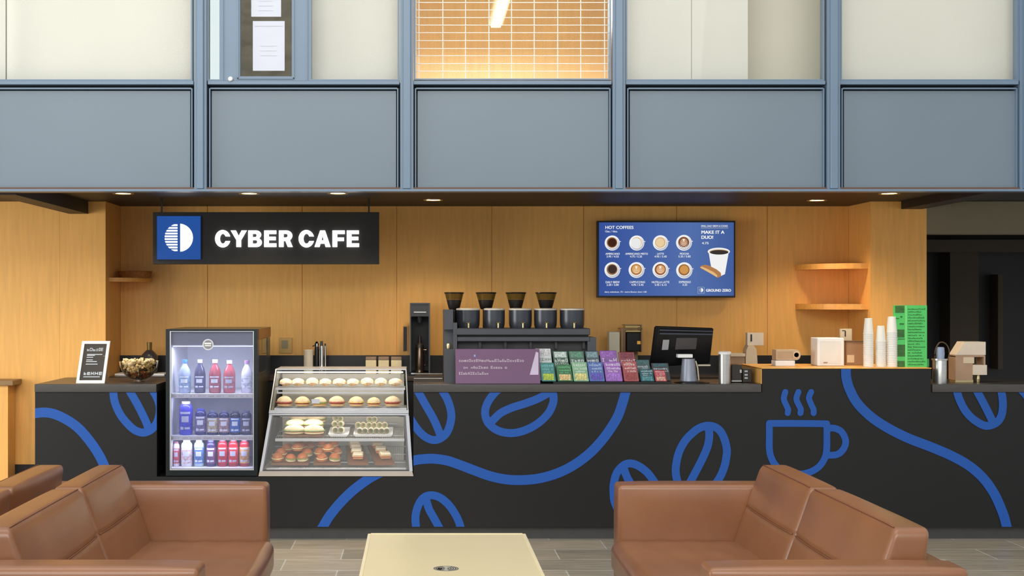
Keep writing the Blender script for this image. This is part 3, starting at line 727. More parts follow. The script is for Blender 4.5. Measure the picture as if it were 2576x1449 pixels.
# middle rail band
mb = MB()
for ya, yb, dd in ((1046, 1041, 0), (1040, 1032.5, -.004)):
    q = [P(676,ya,D1+dd), P(1028,ya,D1+dd), P(1028,yb,D1+dd), P(677,yb,D1+dd)]
    mb.hexa(q, [(a[0], a[1]+.03, a[2]) for a in q])
mb.build('middle_rail', alu, cs)
mb = MB(); q = [P(694,931,D2), P(1022,931,D2), P(1022,928,D2), P(694,928,D2)]
mb.hexa(q, [(a[0], CB, a[2]) for a in q]); 
quadbar(mb, (677,1034,D1), (693,928,D2), 2.5, .012); quadbar(mb, (1025,1034,D1), (1020,928,D2), 2.5, .012)
mb.build('top_frame', alu, cs)
# sides and back
sm_ = mat('case_side_white', (222, 220, 208), .35, .1)
bx0, bx1 = X(677, D1), X(1027, D1)
mb = MB()
mb.box(bx0 + .035, bx1 - .03, CB - .012, CB, Z(1185, D0), Z(940, CB)); mb.build('back_panel', sm_, cs)
mb = MB()
for sx in (-1, 1):
    f0 = P(655 if sx < 0 else 1034, 1184, D0+.02); f1 = P(679 if sx < 0 else 1026, 1040, D1+.02); f2 = P(695 if sx < 0 else 1020, 931, D2+.01)
    pts = [f0, f1, f2, (f2[0], CB, f2[2]), (f1[0], CB, f1[2]), (f0[0], CB, f0[2])]
    a = [mb.bm.verts.new(q) for q in pts]; b = [mb.bm.verts.new((q[0] - sx*.006, q[1], q[2])) for q in pts]
    mb.bm.faces.new((a[0],a[1],a[4],a[5])); mb.bm.faces.new((a[1],a[2],a[3],a[4])); mb.bm.faces.new((b[0],b[5],b[4],b[1])); mb.bm.faces.new((b[1],b[4],b[3],b[2]))
mb.build('side_glass', glass('side_glass', (245, 245, 240), .05, .05, (205, 205, 195), .25), cs)
# shelves: upper two flat, lower two tilted racks of wire
SH = {}
def flat_shelf(y, D, xl, xr, dep, name='glass_shelf', th=.012):
    z = Z(y, D); mb = MB(); mb.box(X(xl, D), X(xr, D), D, D + .012, z - th, z); mb.box(X(xl, D), X(xr, D), D + .012, D + dep, z - .005, z)
    mb.build(name, alu, cs); return z
z1_ = flat_shelf(976, 8.18, 694, 1019, .2)
z2_ = flat_shelf(1027, 8.11, 690, 1023, .26)
mb = MB(); mb.box(X(697, 8.2), X(1016, 8.2), 8.185, 8.2, Z(990, 8.2), Z(986, 8.2)); mb.box(X(697, 8.2), X(700, 8.2), 8.19, 8.2, Z(990, 8.2), Z(978, 8.2)); mb.box(X(1013, 8.2), X(1016, 8.2), 8.19, 8.2, Z(990, 8.2), Z(978, 8.2)); mb.build('shelf_rail', alu, cs)
def rack(ya, Da, yb, Db, xa, xb, n, bar_y):
    za, zb = Z(ya, Da), Z(yb, Db)
    mb = MB(); k = 0
    for k in range(n):
        x = X(xa, Da) + (X(xb, Da) - X(xa, Da)) * k / (n-1)
        mb.tube([(x, Da, za), (x, Db, zb)], .0014, 5)
    for t in (.25, .6, .95): mb.tube([(X(xa, Da), Da + (Db-Da)*t, za + (zb-za)*t - .003), (X(xb, Da), Da + (Db-Da)*t, za + (zb-za)*t - .003)], .0025, 6)
    r = mb.build('wire_rack', steel, cs)
    mb = MB(); mb.box(X(xa, Da) - .004, X(xb, Da) + .004, Da - .012, Da, za - bar_y, za + .001, .002, 1); mb.build('front_bar', steel2, r)
    return lambda D: za + (zb - za) * (D - Da) / (Db - Da) + .0025
rk2 = rack(1103, 8.10, 1072, 8.46, 694, 1016, 60, .017)
rk1 = rack(1177, 8.03, 1119, 8.46, 672, 1020, 64, .012)
mb = MB(); mb.box(bx0, bx1 - .0, 8.03, CB - .014, Z(1184, D0), Z(1183, D0)); mb.build('floor_tray', steel2, cs)
mb = MB()
mb.box(X(700, 8.3), X(1014, 8.3), 8.30, 8.318, Z(938, 8.3), Z(935, 8.3)); mb.box(X(702, D1), X(1005, D1), D1 + .05, D1 + .066, Z(1050, D1), Z(1047.5, D1)); mb.box(X(700, 8.2), X(1014, 8.2), 8.22, 8.235, z1_ - .012, z1_ - .006)
mb.build('led_strip', emit('case_led', (255, 244, 222), 3.0), cs)
# ---- food
def food(name, col, two=None, **k): return mat(name, col, k.get('rough', .55), var=k.get('var', .12), scale=k.get('scale', 40), two=two, bump=k.get('bump', .15), bscale=90)
m_past = food('sugared_pastry', (240, 214, 172), two=(205, 155, 95), scale=55)
m_sugar = food('icing_sugar', (248, 244, 238))
m_bunw = food('pale_floured_bread', (240, 224, 190), two=(226, 202, 158), scale=25)
m_bunb = mat('glazed_brioche', (202, 116, 44), .28, var=.15, scale=12, two=(164, 80, 24))
m_bread = food('cream_crumb', (238, 216, 160))
m_ham = food('cured_ham', (176, 66, 60), two=(205, 130, 110), scale=60)
m_lett = food('lettuce', (86, 130, 50), two=(150, 180, 90), scale=60)
m_board = mat('walnut_board', (122, 78, 44), .45, var=.2, scale=12, stretch=(8, 1, 8))
m_plate = mat('white_china', (240, 240, 240), .25)
def lump(amp, f, seed):
    def fn(d):
        return 1 + amp * (math.sin(f*d.x + seed) * math.sin(f*1.3*d.y + 2*seed) + .6*math.sin(f*1.7*d.z + seed*3))
    return fn
# ridged pastry prototype
def pastry_proto():
    t = thing('pastry', 'x', 'pastry', (0, 0, 0))
    mb = MB(); 
    def fn(d):
        if d.z < -.3: return .75
        return 1 + .035 * math.sin(17 * (d.z + .35*abs(d.x))) 
    mb.ball((0, 0, .023), (.041, .034, .029), 26, 26, fn); mb.build('shell', m_past, t, smooth=True)
    mb = MB()
    for k in range(5):
        zz = .025 + k * .0060; w = .035 * math.sqrt(max(.05, 1 - (k/5.2)**2)); pts = []
        for q in range(11):
            u = -1 + 2*q/10; pts.append((u*w, -.033*math.sqrt(max(0, 1 - (u*w/.041)**2 - ((zz-.023)/.0305)**2)) - .0008, zz - .009*abs(u)**2))
        mb.tube(pts, .0017, 6)
    mb.build('sugar_ridge', m_sugar, t, smooth=True)
    return t
pp = pastry_proto(); pz = z1_ + .0065
for i, px in enumerate((719, 750, 785.5, 818.6, 853.5, 888, 923.5, 958, 995)):
    loc = (X(px, 8.23), 8.23, pz); lab = 'sugar-dusted ridged pastry, %s from the left on the top case shelf' % ORD[i]
    if i == 0: pp.location = loc; pp['label'] = lab; pp['group'] = 'sugared pastries on the top shelf'; pp.rotation_euler[2] = .35; pp.scale = (.95, 1, .96)
    else:
        r = dup(pp, loc, lab, 'sugared pastries on the top shelf', random.uniform(-.25, .25)); s = random.uniform(.93, 1.05); r.scale = (s, 1, random.uniform(.94, 1.06))
# round sandwich prototype, on paper plates
def sandwich_proto(name, rx, ry, top, mt, mbot, fill, green, h):
    t = thing(name, 'x', 'sandwich', (0, 0, 0))
    mb = MB(); mb.ball((0, 0, h*.17), (rx, ry, h*.17), 22, 10, lump(.02, 4, 1)); mb.build('bottom_bread', mbot, t, smooth=True)
    mb = MB(); mb.ball((0, -.002, h*.36), (rx*1.04, ry*1.04, h*.07), 26, 8, lump(.07, 9, 2)); mb.build('filling', fill, t, smooth=True)
    mb = MB(); mb.ball((0, -.003, h*.44), (rx*1.05, ry*1.07, h*.11), 30, 8, lump(.17, 13, 5)); mb.build('leaves', green, t, smooth=True)
    mb = MB()
    mb.ball((0, 0, h*.47), (rx, ry, h*.53), 24, 14, lambda d: (1 if d.z > 0 else .45 if d.z < -.4 else 1-1.3*abs(d.z)) * (1 + .02*math.sin(5*d.x+1)) * (1 if top else 1))
    mb.build('top_bread', mt, t, smooth=True)
    return t
m_cheese = food('yellow_filling', (236, 208, 130), two=(225, 190, 110))
variants = [sandwich_proto('ham_sandwich', .047, .042, 1, m_bunw, food('toasted_crumb', (225, 190, 140)), m_ham, m_ham, .064),
            sandwich_proto('ham_sandwich', .045, .042, 1, m_bunw, food('toasted_crumb', (225, 190, 140)), m_ham, m_cheese, .062),
            sandwich_proto('chicken_sandwich', .044, .042, 1, m_bunw, food('toasted_crumb', (225, 190, 140)), m_cheese, m_lett, .058)]
labs = ['round ham roll with dark filling, leftmost on the case middle shelf', 'ham and cheese roll next to the leftmost one on the case middle shelf',
        'roll with a white ticket in front, third on the case middle shelf', 'floured roll with ham hanging out, centre of the case middle shelf',
        'floured roll with salad sprig, third from the right on the case middle shelf', 'small roll with yellow filling, second from the right on the case middle shelf',
        'large ham roll with a lettuce tip, rightmost on the case middle shelf']
vi = [0, 1, 2, 0, 1, 1, 0]; used = set()
for i, px in enumerate((716, 761, 803.7, 847.5, 896.7, 940.6, 987.7)):
    D = 8.17; loc = (X(px, D), D, z2_ + .0055)
    pm = MB(); pm.lathe(loc[0], D, [(.022, z2_ + .0005), (.03, z2_ + .001), (.047, z2_ + .004), (.0475, z2_ + .005), (.03, z2_ + .003), (.001, z2_ + .003)], 28)
    pl = pm.build('paper_plate', m_plate, None, smooth=True, auto=40); meta(pl, 'small white plate under the %s roll from the left, case middle shelf' % ORD[i], 'plate', 'small plates on the middle shelf')
    v = vi[i]; src = variants[v]
    if v not in used: used.add(v); src.location = loc; src['label'] = labs[i]; src['group'] = 'filled rolls on the middle shelf'; o = src
    else: o = dup(src, loc, labs[i], 'filled rolls on the middle shelf')
    o.rotation_euler[2] = random.uniform(-.5, .5)
    if i == 5: o.scale = (.88, .9, .92)
mb = MB(); mb.pb(784, 804, 1004, 1015, 8.115, .0015); o = mb.build('price_ticket', paper, None); meta(o, 'small white ticket leaning on the third roll of the case middle shelf', 'ticket')
# boards on the bottom rack
def tilted_board(label, xs, ya, yb, Da, Db, rk, th=.014):
    # xs: front-left, front-right, back-right, back-left photo columns
    (fl, fr_, brr, bl) = xs
    za, zb = rk(Da) + .001, rk(Db) + .001
    f = [(X(fl, Da), Da, za), (X(fr_, Da), Da, za), (X(brr, Db), Db, zb), (X(bl, Db), Db, zb)]
    mb = MB(); v = [mb.bm.verts.new(q) for q in f]; w = [mb.bm.verts.new((q[0], q[1], q[2] + th)) for q in f]
    mb.bm.faces.new(v[::-1]); mb.bm.faces.new(w)
    for i in range(4): mb.bm.faces.new((v[i], v[(i+1)%4], w[(i+1)%4], w[i]))
    bmesh.ops.bevel(mb.bm, geom=list(mb.bm.edges), offset=.003, segments=2, affect='EDGES')
    o = mb.build('serving_board', m_board, None); meta(o, label, 'board', 'wooden boards in the case'); return lambda D: rk(D) + .001 + th
b1 = tilted_board('wide walnut board under the pile of glazed buns', (681, 776, 790, 712), 0, 0, 8.06, 8.40, rk1)
b2 = tilted_board('walnut board under the pyramid of buns, second from the left', (788, 857, 856, 800), 0, 0, 8.06, 8.40, rk1)
b3 = tilted_board('walnut board with toast sandwiches, third from the left', (876, 928, 914, 870), 0, 0, 8.06, 8.40, rk1)
b4 = tilted_board('walnut board with toast sandwiches, rightmost', (944, 994, 968, 924), 0, 0, 8.06, 8.40, rk1)
bun = sandwich_proto('glazed_bun', .033, .031, 1, m_bunb, m_bunw, m_bread, m_lett, .050)
bun2 = sandwich_proto('glazed_bun', .033, .031, 1, m_bunb, m_bunb, m_bread, m_bread, .050)
TILT = math.atan((Z(1119, 8.46) - Z(1177, 8.03)) / .43)
TILT2 = math.atan((Z(1072, 8.46) - Z(1103, 8.10)) / .36)
def place(src, flag, loc, lab, grp, rz=0, sc=1.0):
    if not flag: flag.append(1); src.location = loc; src['label'] = lab; src['group'] = grp; o = src
    else: o = dup(src, loc, lab, grp)
    o.rotation_euler = (0 if 'wrap' in grp or 'rear' in grp else (TILT2 if 'long rolls' in grp else TILT), 0, rz); o.scale = (sc, sc, sc); return o
fa, fb = [], []
B1 = [(699,8.10,0,0,'front left'), (731,8.095,0,1,'front middle'), (762,8.10,0,1,'front right'), (707,8.19,0,0,'second row left'), (773,8.19,0,1,'second row right'),
      (723,8.28,0,0,'back left'), (748,8.17,.04,0,'topmost pale-cut'), (757,8.30,.006,0,'back middle'), (780,8.33,0,0,'back right')]
for px, D, dz, g, w in B1:
    place(bun if g else bun2, fa if g else fb, (X(px, D), D, b1(D) + dz), 'glazed brown filled bun, %s of the wide board pile' % w, 'glazed buns on the wide board', random.uniform(-.4, .4), random.uniform(.93, 1.05))
B2 = [(811,8.10,0,0,'front left'), (842,8.10,0,1,'front right'), (806,8.20,0,0,'second row left'), (845,8.21,0,0,'second row right'), (827,8.15,.042,0,'topmost'), (808,8.31,.012,0,'back left'), (840,8.31,.012,0,'back right')]
for px, D, dz, g, w in B2:
    place(bun if g else bun2, fa if g else fb, (X(px, D), D, b2(D) + dz), 'brown filled bun, %s of the pyramid on the second board' % w, 'buns in the pyramid', random.uniform(-.4, .4), random.uniform(.93, 1.02))
def toast_proto():
    t = thing('toast_sandwich', 'x', 'sandwich', (0, 0, 0))
    mb = MB(); mb.box(-.030, .030, -.03, .03, 0, .012, .004, 2); mb.build('bottom_slice', food('toast_crust', (200, 140, 80)), t, smooth=True, auto=50)
    mb = MB(); mb.box(-.032, .033, -.033, .03, .0125, .018, .002, 1); mb.build('ham', m_ham, t)
    mb = MB(); mb.box(-.034, .031, -.031, .03, .0185, .0215, .001, 1); mb.build('cheese', m_cheese, t)
    mb = MB(); mb.box(-.030, .031, -.030, .03, .022, .034, .005, 2); mb.build('top_slice', food('white_toast', (244, 228, 196)), t, smooth=True, auto=50)
    return t
ts = toast_proto(); ft = []
for k, (D, dz) in enumerate(((8.13, 0), (8.21, 0), (8.29, 0), (8.36, 0))):
    place(ts, ft, (X((901, 897, 894, 892)[k], D), D, b3(D) + .008), 'toast ham sandwich, %s from the front on the third board' % ORD[k], 'toast sandwiches in the case', random.uniform(-.12, .12))
for k, D in enumerate((8.14, 8.24, 8.33)):
    place(ts, ft, (X((968, 958, 949)[k], D), D, b4(D) + .008), 'toast ham sandwich, %s from the front on the rightmost board' % ORD[k], 'toast sandwiches in the case', .2 + random.uniform(-.15, .15))
# long rolls on the upper rack
b5 = tilted_board('dark board under the long salad rolls on the upper rack', (712, 812, 812, 722), 0, 0, 8.125, 8.38, rk2, .010)
lr = sandwich_proto('long_roll', .062, .036, 1, m_bunw, m_bread, m_ham, m_lett, .058); fl = []
for px, D, dz, w, rz in ((741,8.165,0,'front left',.1), (790,8.16,0,'front right',0), (744,8.24,.02,'second row left',.1), (789,8.235,.022,'second row right',0), (755,8.32,.036,'back left',0), (795,8.31,.04,'back right',0)):
    place(lr, fl, (X(px, D), D, b5(D) + dz), 'long salad roll, %s of the stack on the upper rack' % w, 'long rolls on the upper rack', rz, .98)
# platters of wraps
def platter(label, a, b, D0_, D1_, rk):
    mb = MB(); za, zb = rk(D0_), rk(D1_)
    v = [(X(a, D0_), D0_, za), (X(b, D0_), D0_, za), (X(b, D0_), D1_, zb), (X(a, D0_), D1_, zb)]
    w = [(v[0][0]-.012, v[0][1]-.01, za+.014), (v[1][0]+.012, v[1][1]-.01, za+.014), (v[2][0]+.012, v[2][1]+.01, zb+.014), (v[3][0]-.012, v[3][1]+.01, zb+.014)]
    vb = [mb.bm.verts.new(q) for q in v]; wb = [mb.bm.verts.new(q) for q in w]; vi_ = [mb.bm.verts.new((q[0], q[1], q[2]+.004)) for q in v]; wi = [mb.bm.verts.new((q[0]*.997+v[0][0]*.003, q[1], q[2]+.002)) for q in w]
    mb.bm.faces.new(vb[::-1]); mb.bm.faces.new(vi_)
    for i in range(4):
        j = (i+1) % 4
        mb.bm.faces.new((vb[i], vb[j], wb[j], wb[i])); mb.bm.faces.new((wb[i], wb[j], wi[j], wi[i])); mb.bm.faces.new((wi[i], wi[j], vi_[j], vi_[i]))
    o = mb.build('platter', m_plate, None); meta(o, label, 'platter', 'white platters of wraps')
platter('narrow white platter holding six wrap halves', 831, 872, 8.14, 8.34, rk2)
platter('wide white platter holding rows of wrap halves', 894, 983, 8.14, 8.34, rk2)
wp = thing('wrap_half', 'x', 'wrap', (0, 0, 0))
mb = MB(); mb.lathe(0, .0175, [(.0172, -.028), (.0178, -.029), (.0178, .03), (.0165, .032)], 20, axis='y'); mb.build('tortilla', food('tortilla', (214, 202, 174)), wp, smooth=True, auto=50)
mb = MB(); mb.lathe(0, .0175, [(.0150, -.0285), (.0158, -.0299)], 20, axis='y'); mb.build('filling', mat('wrap_filling', (66, 84, 36), .6, var=.3, scale=90, two=(120, 84, 70)), wp)
mb = MB(); mb.lathe(.003, .020, [(.0075, -.0297), (.006, -.031)], 12, axis='y'); mb.build('leaves', mat('dark_leaf', (46, 66, 30), .6), wp)
fw = []
for k, (px, D, dz) in enumerate(((843,8.19,0),(859,8.19,0),(842,8.22,.034),(858,8.22,.034),(844,8.25,.068),(857,8.25,.064))):
    place(wp, fw, (X(px, D), D, rk2(8.2) + .012 + dz), 'ham salad wrap half, %s %s on the narrow platter' % (('bottom','bottom','middle','middle','top','top')[k], ('left','right')[k % 2]), 'wraps on the narrow platter', (.1, -.1)[k % 2])
for k, px in enumerate((905, 918.5, 933, 947, 960, 973)):
    place(wp, fw, (X(px, 8.18), 8.18, rk2(8.18) + .010), 'spinach wrap half, %s from the left in the front row of the wide platter' % ORD[k], 'wraps on the wide platter')
for k, px in enumerate((901, 914, 928, 941, 955, 968)):
    place(wp, fw, (X(px, 8.24), 8.24, rk2(8.24) + .034), 'spinach wrap half, %s from the left in the rear row of the wide platter' % ORD[k], 'wraps on the wide platter')
for k, px in enumerate((930, 942)):
    place(wp, fw, (X(px, 8.25), 8.25, rk2(8.25) + .066), 'spinach wrap half on top of the wide platter pile, %s' % ('left', 'right')[k], 'wraps on the wide platter')
# rear high shelf with two flat rolls and a covered plate
zr3 = flat_shelf(1065, 8.42, 755, 1000, .07, 'rear_shelf', .006)
for k, px in enumerate((776, 802)):
    place(lr, fl, (X(px, 8.455), 8.455, zr3 + .001), 'flat toasted roll on the rear high shelf, %s' % ('left', 'right')[k], 'rolls on the rear shelf', 0, .5)
mb = MB(); mb.lathe(X(905, 8.455), 8.455, [(.02, zr3 + .0005), (.034, zr3 + .004), (.034, zr3 + .006), (.001, zr3 + .004)], 24)
o = mb.build('rear_plate', m_plate, None, smooth=True, auto=40); meta(o, 'white plate on the rear high shelf of the case', 'plate')
# ---------------------------------------------------------------- hanging sign
SD = 8.40
sg = thing('hanging_sign', 'black illuminated CYBER CAFE sign hung on two rods', 'sign', (X(669, SD), SD, Z(665, SD)))
mb = MB(); mb.pb(384.5, 953.5, 533.5, 664.5, SD, .05, .001, 1); mb.build('board', mat('sign_black', (13, 13, 14), .6, var=.02), sg)
mb = MB(); mb.pb(395, 504, 543.5, 652.5, SD - .012, .012); mb.build('logo_square', emit('sign_blue', (27, 77, 154), 1.0), sg)
mb = MB(); D = SD - .013; cx, cz, r = X(450, D), Z(598, D), 35.2 * D / F
gx = X(454, D)
pts = [(gx, cz - math.sqrt(r*r - (gx-cx)**2))]
a0 = math.asin((-math.sqrt(r*r-(gx-cx)**2))/r)
mb.prism([(cx + r*math.cos(a0 + (-2*a0)*k/32), cz + r*math.sin(a0 + (-2*a0)*k/32)) for k in range(33)], D - .006, D)
hx = X(446.3, D)
for k in range(10):
    ya = 564.5 + k * 7.03; yb = ya + 3.7 + (1.5 if k == 0 else 0)*0
    zs = [Z(yb, D) + (Z(ya, D)-Z(yb, D))*q/4 for q in range(5)]
    left = []
    for z in zs:
        dz = z - cz
        if abs(dz) < r: left.append((min(cx - math.sqrt(r*r - dz*dz), hx - .001), z))
    if len(left) > 1: mb.prism([(hx, left[0][1])] + [(hx, left[-1][1])] + left[::-1], D - .006, D)
mb.build('logo', emit('sign_white', (255, 255, 255), 3.0), sg)
D = SD - .012
for ch, a, b in (('C',541.5,579.8),('Y',580.8,621),('B',624.6,658.9),('E',664.8,695.6),('R',702,736.5),('C',751.5,790.3),('A',791.5,831.8),('F',836.5,867.3),('E',872.5,903.3)):
    sign_letter(ch, X(a, D), X(b, D), Z(621.3, D), Z(580, D), D, .010).build('letter', MATS['sign_white'], sg)
mb = MB()
for px in (407, 928):
    x = X(px, SD + .02); mb.box(x - .005, x + .005, SD + .015, SD + .025, Z(533.5, SD), ZC)
mb.build('hanging_rod', plastic_black, sg)

# ---------------------------------------------------------------- menu screen
TD = 9.03
tv = thing('menu_screen', 'wall-mounted blue menu screen listing hot coffees in a black bezel', 'screen', (X(1676, TD), TD, Z(748, TD)))
mb = MB(); mb.pb(1502, 1850, 555.5, 748.5, TD, .05, .002, 1); mb.build('bezel', mat('bezel_black', (18, 18, 18), .4), tv)
mb = MB(); mb.pb(1640, 1720, 610, 700, TD + .05, DB - TD - .052); mb.build('wall_bracket', plastic_black, tv)
def screen_mat():
    m = bpy.data.materials.new('screen_blue'); m.use_nodes = True; nt = m.node_tree; b = nt.nodes['Principled BSDF']
    tc = nt.nodes.new('ShaderNodeTexCoord'); g = nt.nodes.new('ShaderNodeTexGradient'); mp = nt.nodes.new('ShaderNodeMapping')
    mp.inputs['Rotation'].default_value = (0, math.radians(0), 0); mp.inputs['Location'].default_value = (.5, 0, 0); mp.inputs['Scale'].default_value = (1.1, 1, 1)
    nt.links.new(tc.outputs['Object'], mp.inputs['Vector']); nt.links.new(mp.outputs[0], g.inputs[0])
    r = nt.nodes.new('ShaderNodeValToRGB'); r.color_ramp.elements[0].color = lin((48, 78, 154)); r.color_ramp.elements[1].color = lin((62, 92, 156))
    e = r.color_ramp.elements.new(.68); e.color = lin((80, 110, 172)); nt.links.new(g.outputs[0], r.inputs[0])
    nt.links.new(r.outputs[0], b.inputs['Emission Color']); b.inputs['Emission Strength'].default_value = .97
    b.inputs['Base Color'].default_value = (.01, .01, .01, 1); b.inputs['Specular IOR Level'].default_value = .2; return m
mb = MB(); mb.pb(1507, 1846, 559.5, 744, TD - .002, .002); mb.build('display', screen_mat(), tv)
def SX(u): return X(1480 + u / 6.587, TD)
def SZ(v): return Z(540 + v / 6.587, TD)
sw = emit('screen_white', (250, 250, 248), 1.0)
# TEXT
T = [('HOT COFFEES', 283, 746, 187, 236, .02), ('12oz. / 16oz.', 281, 482, 262, 292, .012), ('SMALL DAILY BREW & COOKIE', 1868, 2308, 174, 203, .008),
     ('MAKE IT A', 1875, 2252, 265, 316, .03), ('DUO!', 1875, 2066, 348, 401, .03), ('4.75', 1882, 1990, 454, 490, .015),
     ('AMERICANO', 284, 520, 633, 665, .012), ('3.95 / 4.55', 302, 502, 678, 709, .012), ('AMERICANO MISTO', 613, 985, 633, 665, .012), ('4.75 / 5.25', 689, 888, 678, 709, .012),
     ('LATTE', 1139, 1251, 633, 664, .012), ('4.95 / 5.45', 1095, 1297, 678, 709, .012), ('MOCHA', 1516, 1666, 632, 664, .012), ('5.35 / 5.85', 1493, 1693, 677, 708, .012),
     ('DAILY BREW', 287, 518, 1102, 1134, .012), ('2.50 / 3.00', 302, 502, 1146, 1178, .012), ('CAPPUCCINO', 683, 940, 1102, 1134, .012), ('4.95 / 5.45', 711, 912, 1146, 1178, .012),
     ('NUTELLA LATTE', 1052, 1341, 1102, 1134, .012), ('5.45 / 6.15', 1100, 1294, 1146, 1178, .012), ('ESPRESSO', 1502, 1696, 1101, 1133, .012), ('3.25', 1560, 1636, 1145, 1177, .012),
     ('dairy substitute .75 \u2022 extra flavour shot 1.00', 269, 963, 1268, 1299, .004), ('GROUND ZERO', 1950, 2361, 1233, 1276, .03)]
for s_, a, b, c, d, bo in T: text_mb(s_, SX(a), SX(b), SZ(d), SZ(c), TD - .0028, bold=bo, ext=0).build('menu_text', sw, tv)
mb = MB(); mb.box(SX(1866), SX(2317), TD - .003, TD - .0026, SZ(223), SZ(219)); mb.build('underline', emit('screen_yellow', (225, 220, 160), 1), tv)
mb = MB()
for q in ((1814, 1921, 1202, 1204), (1814, 1921, 1303, 1305), (1814, 1816, 1202, 1305), (1919, 1921, 1202, 1305)): mb.box(SX(q[0]), SX(q[1]), TD - .003, TD - .0026, SZ(q[3]), SZ(q[2]))
lx, lz, lr_ = SX(1866), SZ(1250), 34/6.587*TD/F
mb.prism([(lx + .0008 + lr_*math.cos(-PI/2 + PI*k/20), lz + lr_*math.sin(-PI/2 + PI*k/20)) for k in range(21)], TD - .003, TD - .0026)
for k in range(9):
    v = -.92 + k*.23; w = math.sqrt(1 - v*v)*lr_; mb.box(lx - .0012 - w, lx - .0012, TD - .003, TD - .0026, lz + v*lr_ - .0003, lz + v*lr_ + .0003)
mb.build('logo', sw, tv)
def disc(mb, cx, cz, r, y, n=40, sx=1.0):
    mb.face([(cx + r*sx*math.cos(2*PI*k/n), y, cz + r*math.sin(2*PI*k/n)) for k in range(n)])
k1 = 1/6.587*TD/F
cups = [(395, 470, 125, (394, 464, 70, (62, 30, 16)), (140, 95, 60)), (802, 470, 125, (792, 468, 72, (232, 232, 232)), (214, 170, 110)), (1195, 468, 127, (1187, 462, 60, (232, 205, 160)), (214, 178, 130)), (1583, 466, 131, (1580, 455, 60, (190, 140, 105)), (128, 82, 58)),
        (396, 917, 130, (397, 905, 72, (62, 44, 40)), (150, 110, 75)), (797, 917, 131, (795, 905, 62, (214, 165, 105)), (176, 112, 56)), (1195, 917, 133, (1195, 908, 62, (214, 160, 110)), (140, 84, 48)), (1588, 923, 134, (1592, 912, 62, (206, 148, 80)), (150, 98, 50))]
pic = {'mb': MB(), 'm': []}
def add(col, fn):
    c_ = emit('pic_%d_%d_%d' % col, col, 1.0)
    if c_ not in pic['m']: pic['m'].append(c_)
    pic['mb'].mi = pic['m'].index(c_); fn(pic['mb'])
def flush(nm):
    pic['mb'].build(nm, pic['m'], tv); pic['mb'] = MB(); pic['m'] = []
for i, (cx, cz, r, inner, rim) in enumerate(cups):
    y = TD - .0026
    hx_ = cx + r*.72
    add((236, 238, 240), lambda m: disc(m, SX(cx), SZ(cz), r*k1, y))
    add((190, 192, 198), lambda m: disc(m, SX(cx + 8), SZ(cz + 8), r*.86*k1, y - .0002))
    add((214, 216, 220), lambda m: m.box(SX(hx_), SX(cx + r*1.14), y - .0009, y - .0008, SZ(cz - 18), SZ(cz - 32)))
    add((246, 246, 246), lambda m: disc(m, SX(cx - 4), SZ(cz - 8), r*.79*k1, y - .001))
    add(rim, lambda m: disc(m, SX(cx - 4), SZ(cz - 8), r*.70*k1, y - .0012))
    add(inner[3], lambda m: disc(m, SX(inner[0] - (6 if i == 7 else 0)), SZ(inner[1]), inner[2]*k1*(1.15 if i in (1, 2, 5, 6, 7) else 1), y - .0014))
    if i in (3, 5, 6):   # poured leaf pattern
        def leaf(m, i=i, cx=cx, cz=cz):
            for s in range(4 if i == 3 else 3):
                rr = (20 + s*16) * k1; c0 = SZ(cz - 28 + s*12)
                pts = [(SX(cx - 4) + rr*math.cos(PI + PI*q/12)*1.0, c0 + rr*math.sin(PI + PI*q/12)) for q in range(13)]
                for q in range(12):
                    a, b = pts[q], pts[q+1]; m.face([(a[0], y - .0016, a[1]), (b[0], y - .0016, b[1]), (b[0], y - .0016, b[1] + 7*k1), (a[0], y - .0016, a[1] + 7*k1)])
            for sx in (-1, 1): disc(m, SX(cx - 4 + sx*8), SZ(cz - 52), 11*k1, y - .0016, 16)
            m.face([(SX(cx - 22), y - .0016, SZ(cz - 50)), (SX(cx - 4), y - .0016, SZ(cz - 20)), (SX(cx + 14), y - .0016, SZ(cz - 50))])
        add((250, 240, 222), leaf)
    flush('cup_picture')
add((240, 240, 240), lambda m: m.face([(SX(1995), TD - .0028, SZ(640)), (SX(2030), TD - .0028, SZ(850)), (SX(2065), TD - .0028, SZ(985)), (SX(2200), TD - .0028, SZ(1015)), (SX(2262), TD - .0028, SZ(985)), (SX(2322), TD - .0028, SZ(640))]))
add((240, 240, 241), lambda m: m.face([(SX(2160) + 184*k1*math.cos(2*PI*k/40), TD - .003, SZ(612) + 64*k1*math.sin(2*PI*k/40)) for k in range(40)]))
add((200, 170, 130), lambda m: m.face([(SX(2163) + 160*k1*math.cos(2*PI*k/40), TD - .0032, SZ(618) + 44*k1*math.sin(2*PI*k/40)) for k in range(40)]))
add((52, 46, 44), lambda m: m.face([(SX(2166) + 152*k1*math.cos(2*PI*k/40), TD - .0034, SZ(624) + 38*k1*math.sin(2*PI*k/40)) for k in range(40)]))
flush('paper_cup_picture')
add((176, 122, 76), lambda m: m.face([(SX(a), TD - .0036, SZ(b)) for a, b in ((1846, 870), (1870, 845), (1930, 830), (2000, 845), (2120, 905), (2190, 960), (2200, 1000), (2185, 1030), (2140, 1046), (2080, 1010), (1980, 950), (1860, 890))]))
add((226, 184, 126), lambda m: m.face([(SX(a), TD - .0038, SZ(b)) for a, b in ((1850, 875), (1880, 860), (1960, 895), (2080, 955), (2135, 1005), (2132, 1040), (2080, 1008), (1980, 950))]))
flush('cookie_picture')

